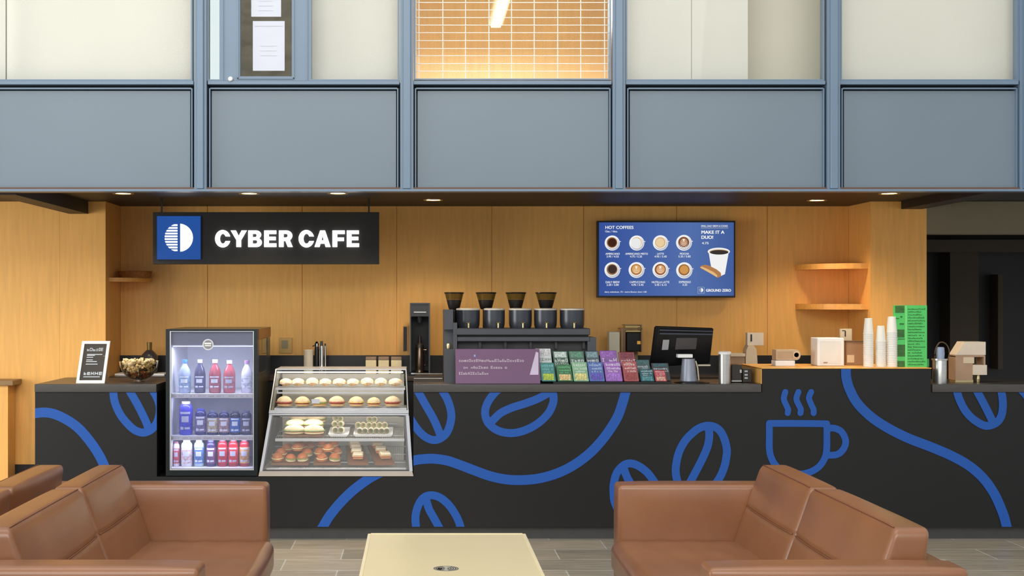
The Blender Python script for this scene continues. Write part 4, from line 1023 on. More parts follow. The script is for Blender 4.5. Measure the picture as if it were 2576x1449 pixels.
# ---------------------------------------------------------------- shelves in the niche
def corner_shelf(label, pts, z0, z1):
    mb = MB(); mb.prism_z(pts, z0, z1); o = mb.build('corner_shelf', shelfwood, None); meta(o, label, 'shelf', 'maple shelves on the servery wall')
for y0, lab in ((665, 'upper quarter-round maple corner shelf right of the menu screen'), (764.5, 'lower quarter-round maple corner shelf right of the menu screen')):
    z1 = Z(y0, DB - .1); rx = XR - X(2001, DB); ry = .40
    pts = [(XR - .001, DB - .001), (XR - rx, DB - .001)] + [(XR - rx*math.cos(a)*1.0, DB - ry*math.sin(a)) for a in [PI/2*k/12 for k in range(1, 13)]]
    pts[-1] = (XR - .001, DB - ry)
    corner_shelf(lab, pts, z1 - .036, z1)
zl_ = Z(699.5, DB - .15)
rx = X(382, DB) - XL
corner_shelf('small maple corner shelf with a basket, left end of the servery wall', [(XL + .001, DB - .001), (XL + .001, DB - .34)] + [(XL + rx*math.sin(a), DB - .34*math.cos(a)) for a in [PI/2*k/12 for k in range(1, 13)]][:-1] + [(XL + rx, DB - .001)], zl_ - .026, zl_)
bk = thing('wicker_basket', 'flat round brown basket resting on the small corner shelf', 'basket', (X(338, 9.0), 8.98, zl_))
mb = MB(); bx_, br_ = X(340, 8.98), 38*8.98/F
for k in range(5): 
    zz = zl_ + .005 + k*.009
    mb.tube([(bx_ + br_*(1+.02*k)*math.cos(2*PI*q/28), 8.98 + br_*.8*math.sin(2*PI*q/28), zz) for q in range(29)], .0058, 6)
mb.build('basket_side', mat('wicker', (150, 92, 40), .6, var=.3, scale=60), bk)
mb = MB(); mb.lathe(bx_, 8.98, [(br_*.78, zl_ + .001), (br_*.78, zl_ + .006)], 24); mb.build('basket_floor', MATS['wicker'], bk)

# ---------------------------------------------------------------- coffee brewer with urns and hoppers
cbm = thing('coffee_brewer', 'charcoal coffee brewer with five urns and four bean hoppers', 'coffee machine', (X(1300, 8.3), 8.3, ZT))
D = 8.17
mb = MB()
mb.box(X(1117, D), X(1145, D), D, D + .3, ZT, Z(878, D)); mb.box(X(1117, D), X(1140, D), D + .02, D + .3, Z(829, D), Z(779, D))
mb.box(X(1140, D), X(1150, D), D, D + .3, Z(878, D), Z(812, D)); mb.box(X(1117, D), X(1140, D), D + .1, D + .3, Z(878, D), Z(829, D))
mb.build('side_column', plastic_grey, cbm)
mb = MB(); mb.lathe(X(1129, D), D + .06, [(.012, Z(877.5, D)), (.014, Z(870, D)), (.012, Z(865, D))], 16); mb.build('small_cup', brass, cbm, smooth=True, auto=40)
mb = MB()
mb.box(X(1148, D), X(1484, D), D - .01, D + .32, Z(843, D), Z(826, D), .004, 1); mb.build('urn_tray', plastic_grey, cbm)
mb = MB(); mb.box(X(1150, D), X(1484, D), D + .0, D + .30, Z(859, D), Z(847, D), .003, 1); mb.build('lower_ledge', plastic_grey, cbm)
mb = MB(); mb.box(X(1152, D), X(1482, D), D + .03, D + .28, Z(847, D), Z(843, D)); mb.box(X(1152, D), X(1482, D), D + .06, D + .28, ZT + .001, Z(859, D))
for px in (1208, 1272, 1336, 1400, 1470): mb.box(X(px-3, D), X(px+3, D), D + .03, D + .06, Z(878, D), Z(859.5, D))
mb.build('inner_body', mat('brewer_dark', (46, 45, 46), .5, var=.2, scale=20), cbm)
mb = MB(); mb.box(X(1484, D), X(1500, D), D, D + .3, ZT, Z(849, D)); mb.box(X(1478, D), X(1484, D), D, D + .3, ZT, Z(859, D)); mb.build('end_post', plastic_grey, cbm)
D = 8.30
urnm = mat('urn_grey', (66, 70, 78), .3, .35, var=.05)
for k, (a, b) in enumerate(((1148, 1207), (1217, 1270), (1280, 1338), (1343, 1401), (1408, 1470))):
    cx = X((a+b)/2, D); r = (b-a)/2*D/F; z0 = Z(826, D) + .001; z1 = Z(780, D)
    mb = MB(); mb.lathe(cx, D, [(r*.9, z0), (r*.98, z0 + .02), (r, z0 + .05), (r, z1)], 36)
    u = mb.build('urn', urnm, cbm, smooth=True, auto=40)
    mb = MB(); mb.lathe(cx, D, [(r*1.01, z1), (r*1.02, z1 + .004), (r*1.0, z1 + .009), (r*.8, z1 + .012)], 36); mb.build('urn_lid', mat('lid_pale', (215, 205, 190), .3), u, smooth=True, auto=40)
    mb = MB(); tx = cx + (.0, .02, .01, .0, .004)[k]; ty = D - r - .012
    mb.lathe(tx, ty, [(.006, z0 + .004), (.006, z0 + .032)], 10); mb.tube([(tx, ty, z0 + .02), (tx, D - r*.97, z0 + .02)], .005, 8); mb.tube([(tx - .012, ty, z0 + .036), (tx + .012, ty, z0 + .036)], .0035, 6)
    mb.build('urn_tap', brass, u, smooth=True, auto=50)
hb = glass('amber_hopper', (190, 160, 90), .06, .05, (120, 96, 40), .55)
for k, (a, b) in enumerate(((1117.5, 1167.5), (1196.5, 1249), (1271.5, 1324), (1346.5, 1401))):
    Dh = 8.40; cx = X((a+b)/2, Dh); r = (b-a)/2*Dh/F; zt_, zm, zb_ = Z(737, Dh), Z(754, Dh), Z(778, Dh)
    mb = MB(); mb.lathe(cx, Dh, [(r*.5, zb_), (r*.58, zb_ + .01), (r*.78, zm)], 30); h_ = mb.build('bean_hopper', mat('coffee_beans', (22, 16, 12), .45, var=.4, scale=120), cbm, smooth=True, auto=40)
    mb = MB(); mb.lathe(cx, Dh, [(r*.79, zm + .0005), (r*.94, zt_ - .004)], 30); mb.build('hopper_window', hb, h_, smooth=True, auto=40)
    mb = MB(); mb.lathe(cx, Dh, [(r*.97, zt_ - .004), (r*1.01, zt_), (r*.98, zt_ + .004), (r*.7, zt_ + .005)], 30); mb.build('hopper_lid', plastic_black, h_, smooth=True, auto=40)
    mb = MB(); mb.lathe(cx, Dh, [(r*.32, Z(840, 8.3)), (r*.32, zb_)], 20); mb.build('hopper_neck', mat('brewer_dark2', (34, 32, 32), .4), h_, smooth=True, auto=40)

# purple menu board leaning on the brewer
D = 8.035
pbn = thing('purple_board', 'purple board with small white print leaning against the brewer', 'board', (X(1255, D), D, ZT))
def LM(D0, dtop, h): # leaning matrix: shear backwards with height above the worktop
    M = Matrix.Identity(4); M[1][2] = dtop/h; M[1][3] = -dtop/h*ZT; return M
zt_ = Z(878, D + .05); M = LM(D, .05, zt_ - ZT)
mb = MB(); mb.box(X(1146, D), X(1359, D), D, D + .012, ZT + .001, zt_, M=M)
mb.build('panel', mat('purple_card', (112, 74, 112), .5, var=.05, scale=4), pbn)
mb = MB(); mb.face([M @ Vector((X(a, D), D - .0012, Z(b, D))) for a, b in ((1333, 943), (1355, 943), (1356, 888), (1350, 885))]); mb.build('sail_mark', mat('lilac_print', (205, 190, 215), .6), pbn)
mb = MB()
for y, a, b in ((911, 1155, 1318), (928, 1160, 1277), (943, 1155, 1228)): scribble(mb, X(a, D), X(b, D), Z(y, D), .016, D - .0015, M=M, fill=.92)
mb.build('print', mat('pale_print', (215, 200, 215), .6), pbn)
mb = MB(); mb.face([M @ Vector((X(a, D), D - .0012, Z(b, D))) for a, b in ((1193, 898), (1197, 898), (1197, 893), (1193, 893))]); mb.build('blue_dot', mat('blue_dot', (150, 180, 230), .6), pbn)
# tea packets in two stepped rows
tr = thing('packet_rack', 'low black stepped rack holding the coloured tea packets', 'rack', (X(1520, 8.08), 8.08, ZT))
mb = MB(); mb.box(X(1392, 8.02), X(1690, 8.02), 8.02, 8.169, ZT + .0005, ZT + .012); mb.box(X(1400, 8.1), X(1640, 8.1), 8.164, 8.169, ZT + .012, ZT + .10); mb.build('rack_body', plastic_black, tr)
def packet(label, x0, x1, y0, y1, row, base, spot, spot2, back, cat='packet'):
    D = 8.035 if row == 0 else 8.118; lean = .035 if row == 0 else .03
    zb_ = ZT + .0135 if row == 0 else ZT + .0135; 
    if row == 1: D += .0
    z1 = Z(y0, D + lean); dz = z1 - zb_
    M = Matrix.Identity(4); M[1][2] = lean/dz; M[1][3] = -lean/dz*zb_; M[0][2] = -.10; M[0][3] = .10*zb_
    t = thing('tea_packet', label, 'packet', (X((x0+x1)/2, D), D, zb_), 'tea packets in the counter rack')
    mb = MB(); a, b = X(x0, D), X(x1, D); mb.box(a, b, D, D + .014, zb_, z1, .002, 1, M=M); mb.build('packet_body', mat('packet_%d_%d_%d' % base, base, .4, var=.18, scale=40), t)
    mb = MB(); w = b - a; yf = D - .0012
    def q(u0, u1, v0, v1): mb.face([M @ Vector((a + w*u, yf, zb_ + dz*v)) for u, v in ((u0, v0), (u1, v0), (u1, v1), (u0, v1))])
    if row == 0: q(.12, .88, .08, .42)
    else: q(.1, .9, .78, .97)
    mb.build('picture', mat('print_%d_%d_%d' % spot, spot, .5, var=.5, scale=90), t)
    mb = MB(); 
    if row == 0: scribble(mb, a + w*.12, b - w*.12, zb_ + dz*.80, dz*.13, yf, M=M, fill=.95); scribble(mb, a + w*.15, b - w*.12, zb_ + dz*.62, dz*.10, yf, M=M, fill=.9); scribble(mb, a + w*.2, b - w*.2, zb_ + dz*.48, dz*.08, yf, M=M)
    else: scribble(mb, a + w*.1, b - w*.08, zb_ + dz*.62, dz*.13, yf, M=M, fill=.95); scribble(mb, a + w*.1, b - w*.08, zb_ + dz*.50, dz*.1, yf, M=M, fill=.95)
    mb.build('print', mat('print2_%d_%d_%d' % spot2, spot2, .5), t)
BK = [('white packet at the back row left end, beside the purple board', 1356, 1394, 877, 235, (222,224,228), (232,232,236), (150,170,150)),
      ('dark green packet, second in the back row', 1398, 1436, 883, 0, (52,92,72), (200,225,210), (225,235,228)),
      ('deep green packet, third in the back row', 1439, 1477, 883, 0, (50,96,76), (90,140,115), (225,235,228)),
      ('slate blue packet, fourth in the back row', 1481, 1514, 883, 0, (60,82,90), (120,150,160), (215,225,240)),
      ('bright purple packet, fifth in the back row', 1517, 1560, 882, 0, (130,78,160), (150,96,180), (235,225,245)),
      ('maroon packet, sixth in the back row', 1564, 1604, 886, 0, (140,52,68), (120,44,60), (235,215,215)),
      ('dark teal packet, seventh in the back row', 1605, 1640, 905, 0, (46,80,84), (60,98,100), (220,230,232)),
      ('short black packet at the back row right end', 1644, 1688, 913, 0, (28,30,34), (50,90,100), (200,215,220))]
for l, a, b, y, _, c1_, c2_, c3_ in BK: packet(l, a, b, y, 930, 1, c1_, c2_, c3_, 0)
FR = [('blue and green packet with a yellow fruit, front row left end', 1364, 1399, 913, (50,128,120), (170,190,60), (140,205,220)),
      ('green packet with a pale flower picture, second in the front row', 1404, 1442, 917, (50,110,70), (230,190,130), (120,210,140)),
      ('pale green packet, third in the front row', 1444, 1482, 911, (130,175,140), (215,205,130), (235,245,235)),
      ('royal blue packet, fourth in the front row', 1484, 1522, 911, (70,100,170), (90,80,180), (200,220,245)),
      ('bright purple packet, fifth in the front row', 1525, 1567, 910, (146,92,176), (160,110,200), (240,232,248)),
      ('red and cream packet, sixth in the front row', 1571, 1608, 909, (160,68,74), (150,60,60), (245,228,215)),
      ('teal packet, seventh in the front row', 1613, 1647, 929, (54,100,108), (90,145,150), (220,235,240)),
      ('small red and white packet, front row right end', 1650, 1678, 931, (190,84,92), (225,170,150), (250,225,225))]
for l, a, b, y, c1_, c2_, c3_ in FR: packet(l, a, b, y, 964, 0, c1_, c2_, c3_, 0)

# ---------------------------------------------------------------- till
pos = thing('till_terminal', 'black touchscreen till seen from behind on a grey pedestal', 'till', (X(1730, 8.2), 8.2, ZT))
Dt, Db_ = 8.09, 8.21
f = [(X(1640, Db_), Db_, Z(924, Db_)), (X(1787, Db_), Db_, Z(914, Db_)), (X(1797, Dt), Dt, Z(825, Dt)), (X(1653, Dt), Dt, Z(820, Dt))]
bk_ = [(q[0] * .985 + .008, q[1] + .035, q[2]) for q in f]
mb = MB(); mb.hexa(f, bk_); bmesh.ops.bevel(mb.bm, geom=list(mb.bm.edges), offset=.006, segments=2, affect='EDGES')
hs = mb.build('screen_housing', plastic_black, pos, smooth=True, auto=35)
def onq(u, v, off):   # point on the back of the housing
    a = [f[0][i] + (f[1][i]-f[0][i])*u for i in range(3)]; b = [f[3][i] + (f[2][i]-f[3][i])*u for i in range(3)]
    q = Vector([a[i] + (b[i]-a[i])*v for i in range(3)]); q.y -= off; return q
def qpatch(mb, u0, u1, v0, v1, off=.005): mb.face([onq(u0, v0, off), onq(u1, v0, off), onq(u1, v1, off), onq(u0, v1, off)])
mb = MB(); qpatch(mb, .36, .72, .42, .72); mb.build('rating_plate', mat('plate_grey', (80, 76, 76), .5), hs)
mb = MB(); qpatch(mb, .13, .24, .42, .67); mb.build('sticker', mat('sticker_grey', (168, 168, 172), .5), hs)
mb = MB(); mb.hexa([onq(.06, .80, .008), onq(.98, .80, .008), onq(.98, .84, .008), onq(.06, .84, .008)], [onq(.06, .80, -.001), onq(.98, .80, -.001), onq(.98, .84, -.001), onq(.06, .84, -.001)])
mb.hexa([onq(.05, .89, .008), onq(.98, .89, .008), onq(.98, .92, .008), onq(.05, .92, .008)], [onq(.05, .89, -.001), onq(.98, .89, -.001), onq(.98, .92, -.001), onq(.05, .92, -.001)])
mb.build('vent_ridge', mat('ridge_grey', (70, 76, 90), .3), hs)
mb = MB(); D = 8.12; cx = X(1732, D)
mb.lathe(cx, D, [(.052, ZT + .012), (.046, ZT + .05), (.038, Z(902, D))], 30); mb.build('pedestal', mat('pedestal_grey', (142, 148, 162), .35, .2), pos, smooth=True, auto=40)
mb = MB(); mb.box(X(1705, 8.07), X(1742, 8.07), 8.06, 8.12, Z(900, 8.07), Z(891, 8.07), .003, 2); mb.build('mount_cap', white, pos)
mb = MB(); mb.lathe(cx + .02, D, [(.105, ZT + .0005), (.105, ZT + .005), (.095, ZT + .010), (.055, ZT + .013)], 44); mb.build('base_disc', plastic_black, pos, smooth=True, auto=30)
cr = thing('card_reader_arm', 'thin cream angled arm and cradle to the right of the till pedestal', 'card reader', (X(1765, 8.1), 8.1, ZT + .014))
mb = MB(); mb.tube([(X(1758, 8.1), 8.1, ZT + .0165), (X(1755, 8.1), 8.1, Z(925, 8.1)), (X(1750, 8.1), 8.1, Z(908, 8.1))], .004, 8); mb.tube([(X(1756, 8.1), 8.1, Z(919, 8.1)), (X(1787, 8.1), 8.1, Z(919, 8.1))], .005, 8); mb.build('arm', mat('cream_plastic', (205, 195, 170), .4), cr, smooth=True, auto=40)

# steel shaker beside the till
D = 8.07
sh = thing('steel_canister', 'tall brushed steel canister with a white lid right of the till', 'canister', (X(1823, D), D, ZT))
mb = MB(); cx = X(1823, D); r = 15*D/F; mb.lathe(cx, D, [(r, ZT + .0005), (r, Z(891, D))], 32); mb.build('body', steel, sh, smooth=True, auto=40)
mb = MB(); mb.lathe(cx, D, [(r*1.05, Z(891, D)), (r*1.08, Z(886, D)), (r*.9, Z(884, D))], 32); mb.build('lid', white, sh, smooth=True, auto=40)
# condiment organiser behind it
og = thing('condiment_organiser', 'dark condiment organiser with small steel tubs beside the tall counter unit', 'organiser', (X(1866, 8.2), 8.2, ZT))
D = 8.12; mb = MB(); mb.pb(1841, 1866, 918, 962, D, .14, .002, 1); mb.pb(1868, 1891, 928, 962, D, .14, .002, 1); mb.build('box', mat('organiser_brown', (44, 38, 34), .4), og)
mb = MB()
for y in (932, 941, 949): mb.pb(1873, 1881, y, y + 4, D - .004, .004)
mb.pb(1861, 1866, 930, 938, D - .004, .004); mb.pb(1841, 1866, 957, 960, D - .006, .006); mb.build('tub', steel, og)
kb = thing('kraft_box', 'low open brown box with a cream tray between the till and the tall unit', 'box', (X(1855, 8.86), 8.86, ZT))
D = 8.86; mb = MB(); mb.pb(1838, 1874, 897, 945.5, D, .1, .002, 1); mb.build('body', kraft, kb); mb = MB(); mb.pb(1836, 1875, 889, 897, D - .006, .1, .001, 1); mb.build('lid', cardboard, kb)
def bagstack():
    D = 8.86
    t = thing('takeaway_boxes', 'beige folded card boxes heaped just left of the tall unit', 'box', (X(1890, D), D, ZT))
    mb = MB(); mb.prism([(X(a, D), Z(b, D)) for a, b in ((1876, 925), (1906, 925), (1905, 900), (1903, 878), (1895, 868), (1883, 868), (1878, 880), (1876, 903))], D, D + .09); mb.build('carton', cardboard, t)
    mb = MB(); mb.box(X(1876, D), X(1906, D), D + .0, D + .09, ZT + .0005, Z(925, D) - .0005); mb.build('lower_carton', cardboard, t)
    mb = MB(); mb.pb(1880, 1921, 837, 869, D + .005, .05, .001, 1); mb.build('upper_card', mat('pale_card', (220, 206, 186), .7), t)
    mb = MB(); mb.pb(1888, 1892, 841, 859, D + .003, .002); mb.build('slot', plastic_black, t)
bagstack()

# ---------------------------------------------------------------- things on the tall unit
D = 8.2; z0 = zr + .0005
t = thing('sleeve_dispenser', 'beige sleeve dispenser with a round end on a white base, left on the tall unit', 'dispenser', (X(1982, D), D, z0))
mb = MB(); mb.box(X(1951, D), X(2000, D), D, D + .1, z0, Z(907, D), .002, 1); mb.build('base', white, t)
mb = MB(); mb.prism([(X(a, D), Z(b, D)) for a, b in [(1953, 880), (2004, 880)] + [(2004 + 11*math.sin(PI*k/10), 893 - 13*math.cos(PI*k/10)) for k in range(1, 10)] + [(2004, 906), (1953, 906)]], D + .005, D + .1); mb.build('body', mat('dispenser_beige', (196, 172, 142), .5), t)
mb = MB(); mb.lathe(X(2004, D), Z(893, D), [(.019, D + .004), (.021, D + .0), (.016, D - .002), (.014, D + .004)], 24, axis='y'); mb.build('end_ring', cardboard, t, smooth=True, auto=40)
mb = MB(); mb.pb(1956, 1995, 884, 902, D + .003, .002); mb.build('front_plate', mat('dispenser_tan', (180, 154, 124), .6), t)
t = thing('napkin_dispenser', 'square white napkin dispenser on the tall unit', 'dispenser', (X(2088, D), D, z0))
mb = MB(); mb.box(X(2056, D), X(2124, D), D, D + .14, z0, Z(850, D), .006, 3); mb.build('housing', white, t, wn=True)
mb = MB(); mb.pb(2063, 2115, 857, 915, D - .002, .003, .001, 1); mb.build('face_plate', mat('face_white', (228, 228, 222), .5), t)
mb = MB(); mb.pb(2072, 2082, 911, 913.5, D - .006, .004); mb.build('napkin_tab', kraft, t)
t = thing('folded_card', 'small folded cream card standing behind the napkin dispenser', 'card', (X(2128, 8.36), 8.36, z0))
mb = MB(); Dk = 8.36; mb.box(X(2119, Dk), X(2138, Dk), Dk, Dk + .02, z0, Z(862, Dk)); mb.pb(2114, 2143, 827, 862, Dk, .02); mb.build('card', cardboard, t)
mb = MB(); mb.pb(2118, 2127, 831, 833, Dk - .001, .001); mb.pb(2125, 2128, 833, 847, Dk - .001, .001); mb.build('hook_mark', plastic_black, t)
t = thing('brown_carton', 'brown cardboard carton between the napkin dispenser and the cups', 'carton', (X(2150, 8.3), 8.3, z0))
Dk = 8.28; mb = MB(); mb.box(X(2129, Dk), X(2172, Dk), Dk, Dk + .1, z0, Z(860, Dk), .002, 1); mb.build('box', kraft, t)
mb = MB(); mb.pb(2129, 2172, 857.5, 860.5, Dk - .004, .1); mb.build('lid_flap', mat('dark_kraft', (110, 84, 62), .7), t)
mb = MB(); mb.pb(2131, 2149, 893, 912, Dk - .004, .003); mb.build('label', cardboard, t)
# nested paper cups, upside down
cupm = mat('paper_cup_white', (240, 239, 232), .5, var=.01)
cup = MB(); H = .095
cup.lathe(0, 0, [(.0335, .0), (.0352, .001), (.0352, .0045), (.0335, .005), (.0245, H), (.023, H + .001), (.001, H - .002)], 32)
CUP0 = cup.build('paper_cup', cupm, thing('paper_cup_stack_origin', None, None), smooth=True, auto=35)
p_ = CUP0.parent; CUP0.parent = None; bpy.data.objects.remove(p_)
first = [CUP0]
for nm, px, ytop in (('left', 2184.5, 801), ('middle', 2215.5, 820), ('right', 2243.5, 797)):
    Dc = 8.09; x = X(px, Dc); zt_ = Z(ytop, Dc); zb_ = zr + .0005; n = 16 if nm != 'middle' else 14
    step = (zt_ - zb_ - H) / (n - 1)
    for k in range(n):
        o = first.pop() if first else CUP0.copy()
        if o.name not in C.objects: C.objects.link(o)
        o.location = (x, Dc, zb_ + step * k)
        o.scale = (.86, .86, 1) if nm != 'right' else (.92, .92, 1)
        j = n - 1 - k
        meta(o, 'white paper cup, %s from the top of the %s upturned stack' % (ORD[j] if j else 'topmost', nm), 'cup', 'paper cups in the %s stack' % nm)
# green leaflet board
D = 8.08
t = thing('green_notice', 'tall bright green printed notice at the right end of the tall unit', 'notice', (X(2293, D), D, zr + .0005))
gm = mat('green_card', (84, 205, 104), .6, var=.05, scale=12); gd = mat('dark_green_print', (56, 108, 50), .7, var=.3, scale=40); gk = mat('black_print', (26, 60, 30), .7)
mb = MB(); mb.box(X(2251, D), X(2332, D), D, D + .03, zr + .0005, Z(768, D)); mb.build('card', gm, t)
mb = MB(); mb.box(X(2332, D), X(2338, D), D + .005, D + .03, zr + .0005, Z(903, D)); mb.build('foot', mat('green_foot', (60, 150, 76), .6), t)
mb = MB()
for a, b, c, d in ((2252, 2275, 769, 787), (2257, 2275, 829, 849), (2257, 2277, 867, 897), (2259, 2276, 852, 854), (2253, 2262, 800, 802), (2265, 2270, 795, 799), (2263, 2274, 813, 817), (2256, 2276, 908, 925)): mb.pb(a, b, c, d, D - .001, .001)
mb.build('picture', gd, t)
mb = MB()
for k in range(20):
    y = 779 + k * 7.35; scribble(mb, X(2284, D), X(2284 + random.uniform(30, 44), D), Z(y, D), .009, D - .0012, fill=.95)
mb.build('print', gk, t)
mb = MB(); mb.pb(2277, 2282, 769, 928, D - .0012, .001); mb.build('pale_band', mat('pale_green', (120, 225, 130), .6), t)

# ---------------------------------------------------------------- right worktop
D = 8.12
t = thing('steel_carafe', 'steel carafe with a dark curved handle and pale blue stopper on the right worktop', 'carafe', (X(2366, D), D, ZT))
cx = X(2364, D); r = 17*D/F
mb = MB(); mb.lathe(cx, D, [(r, ZT + .0005), (r, Z(906, D)), (r*.92, Z(903, D))], 32); mb.build('body', steel, t, smooth=True, auto=40)
mb = MB(); mb.lathe(cx, D, [(r*1.15, Z(906, D)), (r*1.15, Z(902, D))], 32); mb.build('collar', steel, t, smooth=True, auto=40)
mb = MB(); mb.lathe(cx + .004, D, [(r*.55, Z(902, D)), (r*.6, Z(890, D)), (r*.55, Z(875, D)), (r*.4, Z(873, D))], 20); mb.build('stopper', mat('stopper_blue', (150, 168, 200), .3), t, smooth=True, auto=40)
mb = MB(); mb.tube([(X(a, D), D, Z(b, D)) for a, b in bez([(2352, 903), (2352, 885), (2357, 870), (2366, 861), (2378, 864), (2386, 876), (2388, 892), (2385, 903)], 4)], .004, 8); mb.build('handle', mat('handle_bronze', (92, 76, 60), .35, .3), t, smooth=True)
D = 8.15
t = thing('card_dispenser', 'stepped beige card dispenser with an open slot on the right worktop', 'dispenser', (X(2440, D), D, ZT))
mb = MB(); mb.box(X(2404, D), X(2447, D), D, D + .11, ZT + .0145, Z(896, D)); mb.box(X(2404, D), X(2477, D), D + .001, D + .11, Z(898, D), Z(893, D)); mb.box(X(2475, D), X(2479, D), D, D + .11, Z(918, D), Z(895, D)); mb.build('body', mat('box_tan', (178, 146, 118), .7, var=.08), t)
mb = MB(); mb.prism([(X(a, D), Z(b, D)) for a, b in ((2405, 893), (2479, 893), (2479, 860), (2426, 860))], D - .004, D + .11); mb.build('lid', mat('pale_card', (220, 206, 186), .7), t)
mb = MB(); mb.box(X(2446, D), X(2481, D), D - .012, D + .1, Z(943, D), Z(918, D), .001, 1); mb.build('drawer', MATS['pale_card'], t)
mb = MB(); mb.box(X(2423, D), X(2450, D), D - .004, D, Z(914, D), Z(898.5, D)); mb.build('inner_flap', cardboard, t)
mb = MB(); mb.box(X(2405, D), X(2450, D), D + .01, D + .1, ZT + .0005, ZT + .0145); mb.lathe(X(2465, D), D + .03, [(.010, ZT + .0005), (.012, ZT + .02), (.010, Z(943.5, D))], 14); mb.build('foot', brass, t)

# ---------------------------------------------------------------- left worktop: framed menu, snack bowl
Db2, Dt2 = 8.07, 8.22
t = thing('framed_menu', 'white framed chalkboard menu leaning back on the left worktop', 'menu board', (X(230, Db2), Db2, ZT))
zb_, zt_ = ZT + .001, Z(858, Dt2)
M = Matrix.Identity(4); M[1][2] = (Dt2-Db2)/(zt_-zb_); M[1][3] = -(Dt2-Db2)/(zt_-zb_)*zb_
a, b = X(191, Db2), X(262.5, Db2); w = .0165
mb = MB(); mb.box(a, a + w, Db2, Db2 + .014, zb_, zt_, M=M); mb.box(b - w, b, Db2, Db2 + .014, zb_, zt_, M=M); mb.box(a + w, b - w, Db2, Db2 + .014, zb_, zb_ + w, M=M); mb.box(a + w, b - w, Db2, Db2 + .014, zt_ - w, zt_, M=M)
mb.build('frame', white, t)
mb = MB(); mb.box(a + w, b - w, Db2 + .006, Db2 + .01, zb_ + w, zt_ - w, M=M); mb.build('slate', mat('chalk_slate', (58, 56, 54), .6), t)
mb = MB(); hh = zt_ - zb_; W = b - a
def ln(u0, u1, v, h, fill=.95): scribble(mb, a + W*u0, a + W*u1, zb_ + hh*v, h, Db2 + .0052, M=M, fill=fill)
ln(.22, .80, .76, .018); ln(.22, .76, .19, .026, 1)
for u1, v in ((.78, .67), (.52, .645), (.47, .60), (.47, .54), (.62, .50), (.66, .44)):
    mb.face([M @ Vector((p_, Db2 + .0052, q_)) for p_, q_ in ((a + W*.24, zb_ + hh*v), (a + W*u1, zb_ + hh*v), (a + W*u1, zb_ + hh*v + .004), (a + W*.24, zb_ + hh*v + .004))])
mb.face([M @ Vector((p_, Db2 + .0052, q_)) for p_, q_ in ((a + W*.22, zb_ + hh*.14), (a + W*.8, zb_ + hh*.14), (a + W*.8, zb_ + hh*.14 + .004), (a + W*.22, zb_ + hh*.14 + .004))])
mb.build('chalk_writing', mat('chalk', (210, 220, 232), .8), t)
mb = MB(); mb.hexa([(b - .03, Db2 + .13, zb_), (b - .01, Db2 + .13, zb_), (b - .01, Db2 + .10, zb_ + .16), (b - .03, Db2 + .10, zb_ + .16)], [(b - .03, Db2 + .136, zb_), (b - .01, Db2 + .136, zb_), (b - .01, Db2 + .106, zb_ + .16), (b - .03, Db2 + .106, zb_ + .16)]); mb.build('strut', kraft, t)
D = 8.24
t = thing('glass_bowl', 'round glass bowl of snacks on the left worktop beside the fridge', 'bowl', (X(350, D), D, ZT))
cx = X(350, D); R = 49*D/F; zr_ = Z(908, D)
prof = [(.03, ZT + .0005), (.032, ZT + .004), (.012, ZT + .008)] + [(R*math.sin(PI/2*k/10)**.9 if k else .012, ZT + .010 + (zr_ - ZT - .010)*(1 - math.cos(PI/2*k/10))) for k in range(1, 11)]
mb = MB(); mb.lathe(cx, D, prof, 40, cap=False); mb.build('bowl_wall', glass('bowl_glass', (240, 235, 220), .10, .03), t, smooth=True)
ms = MB(); rs = random.Random(3)
for k in range(330):
    ht = rs.random()**.8; zz = ZT + .022 + (zr_ - ZT - .012)*ht
    rr = R*math.sin(math.acos(max(0, 1 - (zz - ZT - .010)/(zr_ - ZT - .010)*.98)))*.9 - .010
    if rr < .004: continue
    a_ = rs.uniform(0, 2*PI); q = rr*math.sqrt(rs.uniform(.35, 1))
    s_ = rs.uniform(.007, .012); sd = rs.random()*9
    ms.mi = 0 if ht > .35 else (1 if rs.random() < .75 else 0)
    if rs.random() < .12: ms.mi = 2
    ms.ball((cx + q*math.cos(a_), D + q*math.sin(a_), zz), (s_, s_, s_*.85), 7, 5, lump(.25, 5, sd))
o = ms.build('snack_mix', [food('popcorn', (232, 205, 140), two=(245, 232, 200)), food('snack_amber', (170, 100, 44)), food('snack_brown', (70, 46, 26))], None, smooth=True)
meta(o, 'heap of popcorn and golden snack pieces filling the glass bowl', 'snacks', kind='stuff')

# ---------------------------------------------------------------- back counter things
zb = ZT + .0005
def canister(name, label, px, w, y0, D, m, grp=None, lid=None):
    t = thing(name, label, 'canister', (X(px, D), D, zb), grp); r = w/2*D/F; cx = X(px, D)
    mb = MB(); mb.lathe(cx, D, [(r*.96, zb), (r, zb + .006), (r, Z(y0, D))], 28); mb.build('body', m, t, smooth=True, auto=40)
    mb = MB(); mb.lathe(cx, D, [(r*1.04, Z(y0, D)), (r*1.04, Z(y0 - 5, D)), (r*.8, Z(y0 - 7, D))], 28); mb.build('lid', lid or m, t, smooth=True, auto=40); return t
t = thing('soap_pump', 'dark pump bottle with a pale top behind the snack bowl', 'bottle', (X(376, 8.95), 8.95, zb)); D = 8.95
cx = X(376, D); mb = MB(); mb.lathe(cx, D, [(.055, zb), (.056, Z(895, D)), (.035, Z(886, D)), (.018, Z(880, D))], 24); mb.build('body', mat('dark_bottle', (66, 60, 62), .2), t, smooth=True, auto=50)
mb = MB(); mb.lathe(cx, D, [(.016, Z(880, D)), (.018, Z(861, D))], 16); mb.build('neck', mat('smoked_gold', (150, 122, 70), .3, .5), t, smooth=True, auto=40)
